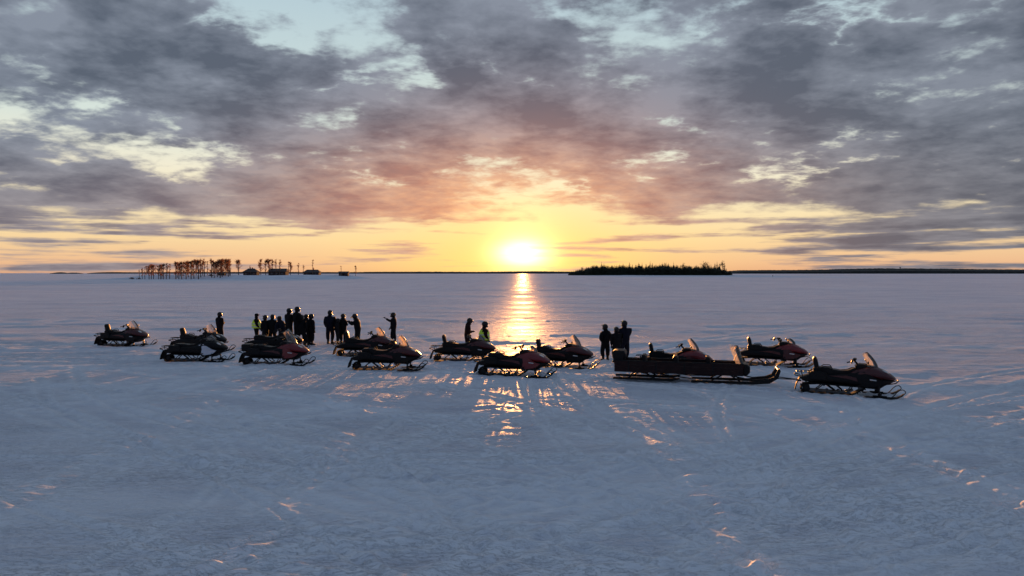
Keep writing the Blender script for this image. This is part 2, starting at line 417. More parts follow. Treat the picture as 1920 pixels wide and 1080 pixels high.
# ------------------------------------------------------------------ where the machines stand
#  tail px, ski-tip px, base py
MACH = {'m1': (182, 281, 648.5), 'A': (305, 433, 677), 'B': (322, 429, 659), 'C': (452, 586, 684), 'C2': (458, 574, 660),
        'Dr': (625, 752, 668), 'Df': (654, 800, 693), 'E': (805, 941, 676), 'Er': (893, 1041, 704), 'F': (985, 1121, 688),
        'G': (1190, 1350, 701), 'H': (1378, 1527, 686), 'I': (1487, 1702, 739)}
TAIL, TIP = -1.58, 1.72
def solve(tail, tip, py):
    D = ground_pt(960, py).y
    best = None
    for k in range(0, 36):
        yaw = -R(k)
        c, s_ = math.cos(yaw), math.sin(yaw)
        # centre x so that the middle of the span matches
        lo, hi = -60, 60
        for _ in range(40):
            X = (lo + hi) / 2
            a = 960 + F * (X + TAIL * c) / (D + TAIL * s_); b = 960 + F * (X + TIP * c) / (D + TIP * s_)
            if (a + b) / 2 < (tail + tip) / 2: lo = X
            else: hi = X
        err = abs((b - a) - (tip - tail)) + 0.25 * abs(k - 12)
        if best is None or err < best[0]: best = (err, X, D, yaw, b - a)
    return best[1:]
POS = {k: solve(*v_) for k, v_ in MACH.items()}
for k, p in POS.items(): print('MACH', k, [round(q, 2) for q in p[:2]], round(math.degrees(p[2]), 1), round(p[3], 1), MACH[k][1] - MACH[k][0])

# ------------------------------------------------------------------ snow-covered lake
def gp(*pts): return [tuple(ground_pt(*p)[:2]) for p in pts]
RUTS = [(gp((-100, 1180), (285, 1066), (420, 1028), (530, 1005), (660, 1000)), 0.10, 0.045),
        (gp((520, 900), (640, 864), (790, 820), (900, 780)), 0.14, 0.03),
        (gp((540, 925), (700, 868), (860, 812), (960, 780)), 0.14, 0.03),
        (gp((480, 960), (600, 880), (740, 790)), 0.12, 0.03),
        (gp((0, 722), (430, 740), (640, 766), (900, 792)), 0.16, 0.03),
        (gp((840, 985), (960, 992), (1080, 1003)), 0.12, 0.04),
        (gp((1560, 765), (1700, 850), (1960, 980)), 0.20, 0.03),
        (gp((1250, 990), (1340, 1022), (1500, 1090)), 0.12, 0.04),
        (gp((1100, 752), (1560, 770), (2000, 800)), 0.2, 0.03),
        (gp((1050, 800), (1200, 835), (1400, 900)), 0.2, 0.025),
        (gp((1100, 690), (1300, 640), (1500, 615)), 0.25, 0.03),
        (gp((0, 760), (250, 745), (500, 690)), 0.3, 0.03),
        (gp((-50, 980), (250, 850), (500, 790), (640, 770)), 0.3, 0.03)]
_rt = random.Random(21)
for _ in range(38):
    x0 = _rt.uniform(-300, 2200); y0 = _rt.choice([690, 720, 750, 790, 850]) + _rt.uniform(-20, 20); x1 = x0 + _rt.choice([-1, 1]) * _rt.uniform(350, 1500); y1 = _rt.uniform(850, 1180)
    A, B = ground_pt(x0, y0), ground_pt(x1, y1); nrm = Vector((-(B - A).y, (B - A).x, 0)) * _rt.uniform(-.14, .14)
    pts = [tuple((A.lerp(B, t) + nrm * (4 * t * (1 - t)))[:2]) for t in (-.15, .1, .3, .5, .7, .9, 1.15)]
    RUTS.append((pts, _rt.uniform(.07, .15), _rt.uniform(.018, .034)))
def near_pts(x, y, pts, m):
    px_ = [p[0] for p in pts]; py_ = [p[1] for p in pts]
    return np.nonzero((x > min(px_) - m) & (x < max(px_) + m) & (y > min(py_) - m) & (y < max(py_) + m))[0]
def height(x, y):
    near = 1 - sstep(60, 160, y)
    h = 0.020 * (fbm2(x / 14, y / 9, 3, 1) - 0.5)
    patch = sstep(0.42, 0.62, fbm2(x / 9 + 3, y / 5, 3, 40))
    # wind-carved crust: ridges that lie across the wind
    xr = x * 0.966 + y * 0.259; yr = -x * 0.259 + y * 0.966
    s1 = fbm2(xr / 1.9, yr / 0.62, 4, 11)
    h = h + (0.005 + 0.013 * patch) * (1 - np.abs(2 * s1 - 1)) ** 3.5
    s1b = fbm2((x * 0.94 - y * 0.34) / 1.1 + 5, (x * 0.34 + y * 0.94) / 0.42, 3, 13)
    h = h + (0.002 + 0.008 * patch) * (1 - np.abs(2 * s1b - 1)) ** 3.5
    # broken wind crust: low steps with crisp lips
    t1 = fbm2(xr / 1.5 + 11, yr / 0.55, 5, 15, 0.6); t2 = fbm2(x / 0.55, y / 0.24 + 4, 3, 17, 0.6)
    clus = sstep(0.50, 0.68, fbm2(x / 4.2 + 7, y / 2.6, 3, 44)) * sstep(0.34, 0.54, fbm2(x / 16, y / 9 + 3, 2, 46))
    h = h + 0.045 * clus + 0.012 * clus * (1 - np.abs(2 * fbm2(x / 0.8, y / 0.28, 3, 48) - 1)) ** 2
    h = h + 0.005 * sstep(0.50, 0.535, t1) + 0.003 * sstep(0.60, 0.63, t1) - 0.003 * sstep(0.50, 0.56, t2) * (0.35 + patch)
    s2 = fbm2(x / 0.42 + 0.5 * y, y / 0.24, 3, 23)
    h = h + (0.002 + 0.008 * patch) * (s2 - 0.5) * 2
    s3 = fbm2(x / 0.21 + 0.3 * y, y / 0.11, 2, 31)
    h = h + (0.001 + 0.005 * patch) * (s3 - 0.5) * 2
    churn = np.exp(-((y - 33 + 0.22 * (x - 2)) / 5.5) ** 2) * sstep(34, 20, np.abs(x + 2)) * sstep(0.35, 0.6, vnoise(x / 2.5, y / 1.6, 33))
    h = h + churn * 0.03 * (fbm2(x / 0.30, y / 0.26, 2, 35) - 0.55)
    h = h * (0.35 + 0.65 * near)
    for pts, w, dep in RUTS:
        dep = dep * 1.25
        ii = near_pts(x, y, pts, 1.5)
        if not len(ii): continue
        X_, Y_ = x, y; x, y = x[ii], y[ii]; h0 = h; h = h[ii]
        d, off, al = seg_dist(x, y, pts)
        wob = w * (1 + 0.5 * (vnoise(x / 0.7, y / 0.7, 71) - 0.5))
        br = 0.6 + 0.4 * sstep(0.3, 0.6, vnoise(al / 2.3, al * 0, 61))
        h = h - dep * np.exp(-(d / wob) ** 2) * br
        h = h + dep * 0.9 * np.exp(-((np.abs(d) - 2.0 * wob) / (0.8 * wob)) ** 2) * br * (0.3 + 1.2 * vnoise(x / 0.25, y / 0.22, 77))
        crumb = np.exp(-(d / (5 * w)) ** 2) * 0.014 * (vnoise(x / 0.16, y / 0.14, 81) - 0.45)
        h = h + crumb
        h0[ii] = h; h = h0; x, y = X_, Y_
    # the belts and skis of the parked machines leave pressed lanes behind them
    for k, (X, Y, yaw, _) in POS.items():
        c, s_ = math.cos(yaw), math.sin(yaw)
        lx = (x - X) * c + (y - Y) * s_; ly = -(x - X) * s_ + (y - Y) * c
        ly = ly + 0.0006 * np.clip(lx, -80, 0) ** 2 * (1 if k in ('C', 'E', 'I') else -0.6)
        al = sstep(-45, -10, lx) * (1 - sstep(1.3, 1.9, lx))
        al = np.maximum(al, 0)
        inb = (np.abs(ly) < 0.8) & (lx > -46) & (lx < 2)
        lane = np.where(inb, 1 - sstep(0.22, 0.30, np.abs(ly)), 0) * al
        h = h - lane * (0.032 + 0.008 * np.sin(lx * 2 * math.pi / 0.13))
        h = h + np.where(inb, np.exp(-((np.abs(ly) - 0.34) / 0.05) ** 2), 0) * al * 0.045 * (0.3 + vnoise(x / 0.2, y / 0.2, 91))
        h = h - np.where(inb, np.exp(-((np.abs(ly) - 0.5) / 0.05) ** 2), 0) * al * 0.02
    # far ice swells
    far = sstep(60, 200, y)
    h = h + far * 0.22 * (fbm2(x / 70, y / 16, 4, 55) - 0.5)
    h = h * (1 - sstep(1500, 4000, np.hypot(x, y)))
    return h
def powder(x, y):
    """0 polished crust ... 1 loose thrown-up snow"""
    p = 0.45 * sstep(0.45, 0.70, fbm2(x / 3.2, y / 1.5, 4, 101))
    for pts, w, dep in RUTS:
        ii = near_pts(x, y, pts, 1.5)
        if not len(ii): continue
        d, off, al = seg_dist(x[ii], y[ii], pts)
        p[ii] = np.maximum(p[ii], np.exp(-((d - 1.6 * w) / (1.5 * w)) ** 2) * sstep(0.05, 0.45, fbm2(x[ii] / 0.5, y[ii] / 0.3, 3, 103)))
    for k, (X, Y, yaw, _) in POS.items():
        c, s_ = math.cos(yaw), math.sin(yaw)
        lx = (x - X) * c + (y - Y) * s_; ly = -(x - X) * s_ + (y - Y) * c
        ly = ly + 0.0006 * np.clip(lx, -80, 0) ** 2 * (1 if k in ('C', 'E', 'I') else -0.6)
        m_ = (np.abs(ly) < 0.8) & (lx > -46) & (lx < 2)
        p = np.maximum(p, np.where(m_, np.exp(-((np.abs(ly) - 0.38) / 0.14) ** 2), 0) * sstep(-46, -8, lx) * sstep(0.3, 0.6, vnoise(x / 0.3, y / 0.2, 105)))
    return np.clip(p, 0, 1)
def hz(x, y): return float(height(np.array([float(x)]), np.array([float(y)]))[0])
ys = [-60, -30, -12, -4, 0, 3, 5]; y = 6.2
while y < 70: ys.append(y); y += max(0.035, y * y / 2870 * 0.62)
while y < 30000: ys.append(y); y += y * y / 2870 * 0.62 if y < 160 else y * 0.10
ys.append(50000)
xs = [0.0]; x = 0.0
while x < 50: x += 0.045 + 0.0021 * x; xs.append(x)
while x < 40000: x += x * 0.12; xs.append(x)
xs = np.array(sorted([-q for q in xs[1:]] + xs)); ys = np.array(ys, float)
GX, GY = np.meshgrid(xs, ys)
GZ = height(GX.ravel(), GY.ravel())
nx, ny = len(xs), len(ys); print('GRID', nx, ny, nx * ny)
co = np.stack([GX.ravel(), GY.ravel(), GZ], 1).astype(np.float32)
idx = np.arange(nx * ny).reshape(ny, nx)
quads = np.stack([idx[:-1, :-1], idx[:-1, 1:], idx[1:, 1:], idx[1:, :-1]], -1).reshape(-1, 4)
def grid_mesh(name, co, quads, m_):
    me = bpy.data.meshes.new(name); me.vertices.add(len(co)); me.vertices.foreach_set('co', co.ravel())
    nf = len(quads); me.loops.add(nf * 4); me.loops.foreach_set('vertex_index', quads.ravel().astype(np.int32))
    me.polygons.add(nf); me.polygons.foreach_set('loop_start', np.arange(0, nf * 4, 4, dtype=np.int32))
    me.polygons.foreach_set('use_smooth', np.ones(nf, bool)); me.materials.append(m_); me.update(calc_edges=True); return me
def snow_mat(name, glaze=1.0):
    m_ = bpy.data.materials.new(name); m_.use_nodes = True; t = NT(m_.node_tree); b = t.n['Principled BSDF']
    P = t.node('ShaderNodeNewGeometry').outputs['Position']
    sp = t.node('ShaderNodeSeparateXYZ'); t.l.new(P, sp.inputs[0])
    lowf = t.noise(t.mapping(P, (0.12, 0.22, 0.2), (0, 0, 0.15)), 1.0, 4, 0.55)
    mid = t.noise(t.mapping(P, (0.55, 1.3, 1), (0, 0, -0.2)), 1.0, 5, 0.6)
    col = t.mixc(t.mr(lowf, 0.35, 0.65), (0.70, 0.72, 0.78), (0.84, 0.85, 0.88))
    col = t.mixc(t.m('MULTIPLY', t.mr(mid, 0.52, 0.72), 0.22), col, (0.50, 0.58, 0.72))
    pw = t.node('ShaderNodeAttribute'); pw.attribute_name = 'powder'; pwf = pw.outputs['Fac']
    zone = t.mr(t.noise(t.mapping(P, (0.10, 0.28, 1), (0, 0, 0.25), (2, 9, 0)), 1.0, 4, 0.55), 0.38, 0.60, 0.25, 1.25)
    g1 = t.noise(t.mapping(P, (3.2, 9.5, 5), (0, 0, -0.2), (3, 1, 0)), 1.0, 6, 0.68)
    g2 = t.noise(t.mapping(P, (0.9, 4.2, 3), (0, 0, 0.22), (9, 5, 0)), 1.0, 6, 0.62)
    grain = t.m('ADD', t.m('MULTIPLY', g1, 0.6), t.m('MULTIPLY', g2, 0.4))
    col = t.mixc(t.m('MULTIPLY', t.mr(grain, 0.52, 0.58), t.m('MULTIPLY', zone, 0.28)), col, (0.90, 0.92, 0.94))
    col = t.mixc(t.m('MULTIPLY', t.mr(grain, 0.46, 0.40), t.m('MULTIPLY', zone, 0.28)), col, (0.42, 0.48, 0.58))
    col = t.mixc(t.m('MULTIPLY', pwf, 0.95), col, (0.93, 0.94, 0.95))
    ice = t.mr(t.noise(t.mapping(P, (0.20, 0.5, 1), (0, 0, 0.1), (4, 2, 0)), 1.0, 6, 0.62), 0.50, 0.64)
    farf = t.noise(t.mapping(P, (0.012, 0.13, 1), (0, 0, 0.03)), 1.0, 5, 0.6)
    farw = t.mr(sp.outputs[1], 40, 110)
    ice = t.mixf(farw, ice, t.mr(farf, 0.44, 0.60))
    ice = t.m('MULTIPLY', ice, t.m('SUBTRACT', 1.0, pwf))
    rough = t.mixf(ice, t.mixf(farw, 0.50, 0.72), t.mixf(farw, 0.22, 0.10))
    # crust relief, fading where the sheet runs off into the distance
    n1 = t.noise(t.mapping(P, (1.6, 4.5, 3), (0, 0, -0.26)), 1.0, 6, 0.62)
    n2 = t.noise(t.mapping(P, (7, 13, 8), (0, 0, 0.1)), 1.0, 4, 0.6)
    n3 = t.noise(t.mapping(P, (0.35, 1.2, 1), (0, 0, -0.1)), 1.0, 4, 0.5)
    hgt = t.m('ADD', t.m('MULTIPLY', n1, t.mixf(farw, 0.05, 0.015)), t.m('ADD', t.m('MULTIPLY', t.m('MULTIPLY', n2, 0.045), t.mr(mid, 0.35, 0.65, 0.5, 1.5)), t.m('MULTIPLY', n3, 0.14)))
    hgt = t.m('ADD', hgt, t.m('MULTIPLY', t.m('MULTIPLY', farf, farw), 0.45))
    lip = t.m('ADD', t.mr(g1, 0.50, 0.535), t.mr(g2, 0.52, 0.55))
    hgt = t.m('ADD', hgt, t.m('MULTIPLY', t.m('ADD', t.m('MULTIPLY', grain, 0.05), t.m('MULTIPLY', lip, t.m('MULTIPLY', zone, 0.008))), t.m('SUBTRACT', 1.0, t.m('MULTIPLY', farw, 0.8))))
    bn = t.node('ShaderNodeBump'); bn.inputs['Strength'].default_value = 1.0; bn.inputs['Distance'].default_value = 1.0
    t.l.new(hgt, bn.inputs['Height'])
    # scattering snow under a partly glazed crust
    t.n.remove(b); out = t.n['Material Output']
    df = t.node('ShaderNodeBsdfDiffuse'); df.inputs['Roughness'].default_value = 0.5; t.l.new(col, df.inputs['Color']); t.l.new(bn.outputs[0], df.inputs['Normal'])
    gl = t.node('ShaderNodeBsdfGlossy'); gl.inputs['Color'].default_value = (1, 1, 1, 1); t.l.new(rough, gl.inputs['Roughness']); t.l.new(bn.outputs[0], gl.inputs['Normal'])
    fr = t.node('ShaderNodeFresnel'); fr.inputs['IOR'].default_value = 1.45; t.l.new(bn.outputs[0], fr.inputs['Normal'])
    lim = t.m('MINIMUM', fr.outputs[0], 0.5)
    lim = t.m('MULTIPLY', lim, t.m('SUBTRACT', 1.0, t.m('MULTIPLY', pwf, 0.7)))
    fac = t.m('MULTIPLY', lim, t.mixf(farw, t.mixf(ice, 0.42, 0.08), t.mixf(ice, 0.28, 0.020)))
    mx = t.node('ShaderNodeMixShader'); t.l.new(fac, mx.inputs[0]); t.l.new(df.outputs[0], mx.inputs[1]); t.l.new(gl.outputs[0], mx.inputs[2])
    t.l.new(mx.outputs[0], out.inputs['Surface'])
    return m_
M['snow'] = snow_mat('wind_packed_snow')
_lm = grid_mesh('frozen_lake', co, quads, M['snow'])
_at = _lm.attributes.new('powder', 'FLOAT', 'POINT'); _at.data.foreach_set('value', powder(GX.ravel(), GY.ravel()).astype(np.float32))
lake = link_mesh('frozen_lake', _lm)
tag(lake, 'wind-packed snow covering the frozen lake to the horizon', kind='structure')

# ------------------------------------------------------------------ low islands and far shores
def mound(name, x0, x1, yc, hd, hgt, label, seed):
    """a low snow-covered island rising out of the ice"""
    NX, NY = 90, 24; v = []; f = []
    X0, X1 = (x0 - 960) / F * yc, (x1 - 960) / F * yc
    a = np.linspace(0, 1, NX); b = np.linspace(-1, 1, NY); A, B = np.meshgrid(a, b)
    X = X0 + (X1 - X0) * A; Y = yc + hd * B * (0.75 + 0.25 * np.sin(A * 9 + seed))
    e = np.clip(1 - (2 * A - 1) ** 4, 0, 1) * np.clip(1 - B ** 2, 0, 1)
    Z = -0.25 + (hgt + 0.25) * np.clip(e * 1.6, 0, 1) ** 0.8 * (0.75 + 0.5 * fbm2(X / 30, Y / 20, 3, seed))
    Z = np.where(e <= 0, -0.25, Z)
    c = np.stack([X.ravel(), Y.ravel(), Z.ravel()], 1).astype(np.float32)
    ii = np.arange(NX * NY).reshape(NY, NX)
    q = np.stack([ii[:-1, :-1], ii[:-1, 1:], ii[1:, 1:], ii[1:, :-1]], -1).reshape(-1, 4)
    o = link_mesh(name, grid_mesh(name, c, q, M['snow'])); tag(o, label, kind='structure')
    def zf(x_, y_):
        i = min(max((x_ - X0) / (X1 - X0), 0), 1) * (NX - 1)
        col = np.array([Z[j, int(round(i))] for j in range(NY)]); yy = np.array([Y[j, int(round(i))] for j in range(NY)])
        return float(np.interp(y_, yy, col))
    return zf
ISL = 500.0
islz = mound('snowy_island', 240, 700, ISL, 55, 2.7, 'low snow-covered island with bare trees and cabins', 3)
islz2 = mound('wooded_island', 1062, 1382, 1300.0, 60, 0.9, 'low island under dark spruce forest', 5)

def far_shore(name, pts, Y, depth, label, seed):
    """pts: (px, top py) along the shore; a forested bank with a ragged tree line and real depth"""
    rng = random.Random(seed); mb = MB()
    x0, x1 = pts[0][0], pts[-1][0]; step = 1.1; N = int((x1 - x0) / step); rows = []
    for k in range(N + 1):
        px = x0 + (x1 - x0) * k / N
        top = np.interp(px, [p[0] for p in pts], [p[1] for p in pts])
        h = max(0.3, (512.2 - top) * Y / F + CAM_H); j = h * 0.16 * (rng.random() - 0.4)
        X = (px - 960) / F * Y
        rows.append([(X, Y, -0.5), (X, Y + 2, h * 0.55), (X, Y + depth * 0.25, h * 0.85 + j * .5), (X * 1.0, Y + depth * 0.5, h + j), (X, Y + depth, -0.5)])
    v = [p for r in rows for p in r]; f = []
    for k in range(N):
        for i in range(4): a = k * 5 + i; f.append((a, a + 5, a + 6, a + 1))
    f.append((0, 1, 2, 3, 4)); f.append(tuple(N * 5 + i for i in range(5))[::-1])
    mb.add(v, f); o = mb.build(name, M['forest'], smooth=False); tag(o, label, kind='structure'); return o
far_shore('far_shore', [(1366, 510.5), (1400, 507), (1500, 506.3), (1560, 506), (1620, 504.5), (1680, 503.4), (1760, 503.6), (1850, 504.6), (1960, 505.5), (2200, 506), (2700, 508), (2900, 511)], 4600, 500, 'dark forested shore along the right horizon', 1)
far_shore('far_shore', [(640, 510.4), (700, 509.8), (800, 509.4), (900, 509.8), (960, 509.0), (1010, 508.6), (1060, 509.3), (1120, 510)], 5200, 300, 'thin dark shore along the horizon under the sun', 2)
far_shore('far_shore', [(163, 512), (170, 510.7), (190, 510.3), (230, 510.7), (330, 510.2), (500, 510.0), (640, 510.4)], 5000, 300, 'thin far shore behind the island with bare trees', 4)
far_shore('far_islet', [(93, 512.2), (100, 510.9), (108, 510.6), (114, 511.2), (119, 512.2)], 4200, 80, 'larger of two small dark islets on the left horizon', 6)
far_shore('far_islet', [(121, 512.2), (127, 511.2), (136, 511.4), (144, 512.2)], 4200, 80, 'smaller of two small dark islets on the left horizon', 7)
mast = MB(); Y = 4650.0; X = (1711 - 960) / F * Y
mast.box((X, Y + 150, 28), (3, 3, 34)); mast.box((X, Y + 150, 44), (9, 8, 4))
tag(mast.build('water_tower', M['forest'], smooth=False), 'tiny dark tower standing above the far right shore', 'tower')

# ------------------------------------------------------------------ trees
def birch_meshes(seed, H, wid, dens):
    rng = random.Random(seed); tr = MB(); cr = MB()
    lean = rng.uniform(-0.04, 0.04)
    tr.tube([(0, 0, -0.5), (lean * H * .3, 0, H * .35), (lean * H * .6, 0, H * .7), (lean * H, 0, H * .97)], [0.26, 0.21, 0.13, 0.03], 6)
    nb = int(15 * dens) + 5
    for i in range(nb):
        tz = 0.2 + 0.75 * rng.random() ** 0.75; z0 = H * tz; q = rng.uniform(0, 2 * math.pi); L = wid * 0.8 * (0.30 + 0.75 * math.sin(math.pi * min(1, tz * 1.02)) ** 0.8) * rng.uniform(0.6, 1.1)
        a = Vector((lean * z0, 0, z0)); b = a + Vector((math.cos(q) * L, math.sin(q) * L, L * rng.uniform(0.8, 1.5)))
        b.z = min(b.z, H); mid = (a + b) / 2 + Vector((0, 0, -0.1 * L)); tr.tube([a, mid, b], [0.07, 0.05, 0.02], 4)
        for j in range(int(34 * dens)):
            t = rng.uniform(0.3, 1.08); p = a.lerp(b, t) + Vector((rng.gauss(0, .28), rng.gauss(0, .28), rng.gauss(0, .25))) * wid * 0.35
            d = Vector((rng.gauss(0, 1), rng.gauss(0, 1), rng.gauss(0.2, 1))).normalized() * rng.uniform(0.5, 1.2)
            s_ = d.cross(Vector((rng.gauss(0, 1), rng.gauss(0, 1), rng.gauss(0, 1)))).normalized() * rng.uniform(0.03, 0.075)
            cr.add([p - s_, p + s_, p + d], [(0, 1, 2)])
    return tr.mesh('trunk', M['bark']), cr.mesh('crown', M['twig'], False)
def spruce_meshes(seed, H, wid, m_='needle', bare=0.12):
    rng = random.Random(seed); tr = MB(); cr = MB()
    tr.tube([(0, 0, -0.5), (0, 0, H * .5), (0, 0, H * .99)], [0.2, 0.13, 0.02], 6)
    z = H * bare
    while z < H * 0.985:
        t = (z / H - bare) / (1 - bare); L = wid * (1 - t) ** 0.75 * rng.uniform(0.7, 1.15) + 0.12
        nb = 7 if t < .7 else 5; q0 = rng.uniform(0, 6.28)
        for k in range(nb):
            q = q0 + 2 * math.pi * k / nb + rng.gauss(0, .2); l = L * rng.uniform(0.6, 1.2); c, s_ = math.cos(q), math.sin(q)
            dz_ = -0.28 * l; w = l * 0.32
            a = Vector((0, 0, z)); tip = Vector((c * l, s_ * l, z + dz_)); side = Vector((-s_, c, 0)) * w
            md = a.lerp(tip, 0.55)
            cr.add([a, md + side + Vector((0, 0, -.25 * w)), tip, md - side + Vector((0, 0, -.25 * w)), md + Vector((0, 0, .12 * l))],
                   [(0, 1, 4), (1, 2, 4), (2, 3, 4), (3, 0, 4), (0, 3, 2, 1)])
        z += max(0.35, H * 0.045 * (1 - 0.5 * t))
    return tr.mesh('trunk', M['bark']), cr.mesh('crown', M[m_], False)
def pine_meshes(seed, H, wid):
    rng = random.Random(seed); tr = MB(); cr = MB()
    tr.tube([(0, 0, -0.5), (0.1, 0, H * .5), (0, 0, H * .93)], [0.2, 0.15, 0.05], 6)
    for i in range(14):
        z0 = H * rng.uniform(0.55, 0.93); q = rng.uniform(0, 6.28); l = wid * rng.uniform(.4, 1) * (1.4 - z0 / H)
        c = Vector((math.cos(q) * l, math.sin(q) * l, z0 + .12 * l)); tr.tube([(0, 0, z0 - .3), c], [0.06, 0.03], 4)
        for j in range(16):
            p = c + Vector((rng.gauss(0, .32), rng.gauss(0, .32), rng.gauss(0, .2))) * wid * .8
            a, b_, e = (Vector((rng.gauss(0, 1), rng.gauss(0, 1), rng.gauss(0, .5))).normalized() * rng.uniform(.25, .6) for _ in range(3))
            cr.add([p + a, p + b_, p + e], [(0, 1, 2)])
    return tr.mesh('trunk', M['bark']), cr.mesh('crown', M['needle2'], False)
def plant(name, meshes, loc, sc, rz, label, cat, group):
    e = empty(name, loc, rz, sc); tag(e, label, cat, group)
    link_mesh('trunk', meshes[0], e); link_mesh('crown', meshes[1], e); return e
BIR = [birch_meshes(10 + i, 10, w, d) for i, (w, d) in enumerate([(1.7, 1.0), (2.1, 1.2), (1.3, .8), (2.3, 1.35), (1.5, .55), (1.0, .5)])]
ORD = ['first', 'second', 'third', 'fourth', 'fifth', 'sixth', 'seventh', 'eighth', 'ninth', 'tenth', 'eleventh', 'twelfth', 'thirteenth',
       'fourteenth', 'fifteenth', 'sixteenth', 'seventeenth', 'eighteenth', 'nineteenth', 'twentieth', 'twenty-first', 'twenty-second',
       'twenty-third', 'twenty-fourth', 'twenty-fifth', 'twenty-sixth', 'twenty-seventh', 'twenty-eighth', 'twenty-ninth', 'thirtieth',
       'thirty-first', 'thirty-second', 'thirty-third', 'thirty-fourth', 'thirty-fifth', 'thirty-sixth', 'thirty-seventh', 'thirty-eighth',
       'thirty-ninth', 'fortieth']
# crop coordinates (4.174x) of the birches: x, top
row = [(90, 150, 5), (112, 135, 2), (132, 128, 5), (165, 118, 1), (182, 108, 3), (200, 114, 0), (240, 112, 1), (254, 108, 2), (278, 106, 0), (300, 100, 5),
       (325, 104, 5), (375, 82, 2), (398, 98, 1), (420, 88, 0), (455, 86, 1), (473, 82, 3), (494, 84, 0), (516, 66, 2), (552, 72, 3), (570, 62, 2), (598, 66, 4),
       (655, 60, 2), (678, 90, 0), (700, 82, 1), (722, 70, 3), (738, 66, 0), (766, 66, 3), (786, 68, 1), (802, 86, 4)]
def px8(cx): return 240 + cx / 4.174
def py8(cy): return 470 + cy / 4.174
k = 0; rng = random.Random(5)
for cx, cy, vi in row:
    Y = ISL - 40 + rng.uniform(-8, 10); X = (px8(cx) - 960) / F * Y; z = islz(X, Y)
    top = CAM_H + (512.3 - py8(cy)) * Y / F
    plant('birch_tree', BIR[vi], (X, Y, z), (top - z) / 10, rng.uniform(0, 6.28),
          'bare winter birch, %s tree from the left in the row on the snowy island' % ORD[k], 'tree', 'bare trees on the left island'); k += 1
for k2, (cx, cy, vi) in enumerate([(147, 122, 0), (216, 118, 5), (265, 110, 0), (312, 112, 2), (386, 90, 0), (409, 92, 2), (438, 92, 0), (464, 88, 2), (505, 78, 0), (534, 74, 0), (585, 74, 2), (622, 84, 5),
                            (667, 78, 0), (690, 86, 2), (711, 80, 2), (730, 72, 0), (752, 74, 2), (776, 76, 0), (795, 80, 0)]):
    Y = ISL - 18 + rng.uniform(-10, 14); X = (px8(cx) - 960) / F * Y; z = islz(X, Y); top = CAM_H + (512.3 - py8(cy)) * Y / F
    plant('birch_tree', BIR[vi], (X, Y, z), (top - z) / 10, rng.uniform(0, 6.28), 'bare birch, %s from the left in the back row on the snowy island' % ORD[k2], 'tree', 'bare trees on the left island')
solo = [(866, 72, 3, 'full-crowned bare tree alone just left of the hip-roofed cabin'), (960, 118, 4, 'thin low tree showing behind the left cabin'),
        (1040, 68, 1, 'slender bare tree just right of the left cabin'), (1078, 78, 0, 'bare tree left of the longest cabin, right of a slender one'),
        (1103, 66, 3, 'dense bare tree at the left end of the longest cabin'), (1130, 66, 2, 'narrow tree over the left half of the longest cabin roof'),
        (1160, 70, 4, 'sparse tree over the middle of the longest cabin roof'), (1186, 72, 4, 'sparse tree over the right half of the longest cabin roof'),
        (1255, 88, 5, 'thin tree just right of the longest cabin'), (1272, 90, 1, 'broad bare tree right of the longest cabin, beside a thin one'),
        (1334, 100, 4, 'sparse tree midway between the longest cabin and the cabin under a lone tall tree'), (1372, 112, 4, 'low sparse tree left of the cabin under a lone tall tree'),
        (1446, 74, 5, 'lone tall thin tree rising behind the cabin roof'), (1670, 122, 5, 'small tree behind the smallest right-hand hut'),
        (1782, 120, 0, 'small bare tree alone at the right end of the island')]
for cx, cy, vi, lab in solo:
    Y = ISL - 8 + rng.uniform(-6, 10); X = (px8(cx) - 960) / F * Y; z = islz(X, Y); top = CAM_H + (512.3 - py8(cy)) * Y / F
    plant('birch_tree', BIR[vi], (X, Y, z), (top - z) / 10, rng.uniform(0, 6.28), lab, 'tree', 'bare trees on the left island')
def bush(px, Y, r, label):
    mb = MB(); rg = random.Random(int(px)); X = (px - 960) / F * Y; z = islz(X, Y)
    for i in range(620):
        d = Vector((rg.gauss(0, 1), rg.gauss(0, 1), abs(rg.gauss(0, 1)))).normalized(); p = d * r * rg.uniform(.1, .9); p.z *= .8
        q = d * rg.uniform(.3, .8); s_ = d.cross(Vector((rg.random(), rg.random(), rg.random()))).normalized() * .05
        mb.add([p - s_, p + s_, p + q], [(0, 1, 2)])
    for i in range(7): mb.tube([(0, 0, -.2), (rg.uniform(-.6, .6) * r, rg.uniform(-.6, .6) * r, .8 * r)], [.04, .02], 4)
    o = mb.build('willow_bush', M['twig'], smooth=False); o.location = (X, Y, z); tag(o, label, 'bush', 'bushes on the island shore')
bush(247, ISL - 30, 1.9, 'round bare bush left of the whole tree row'); bush(260, ISL - 32, 1.7, 'small bush at the foot of the leftmost birch')
bush(395, ISL - 28, 1.5, 'low bush on the snow left of the smallest shed')
SPR = [spruce_meshes(30 + i, 10, w) for i, w in enumerate([1.9, 2.5, 3.1, 1.6])]
PIN = [pine_meshes(50, 10, 2.2), pine_meshes(51, 10, 2.9)]
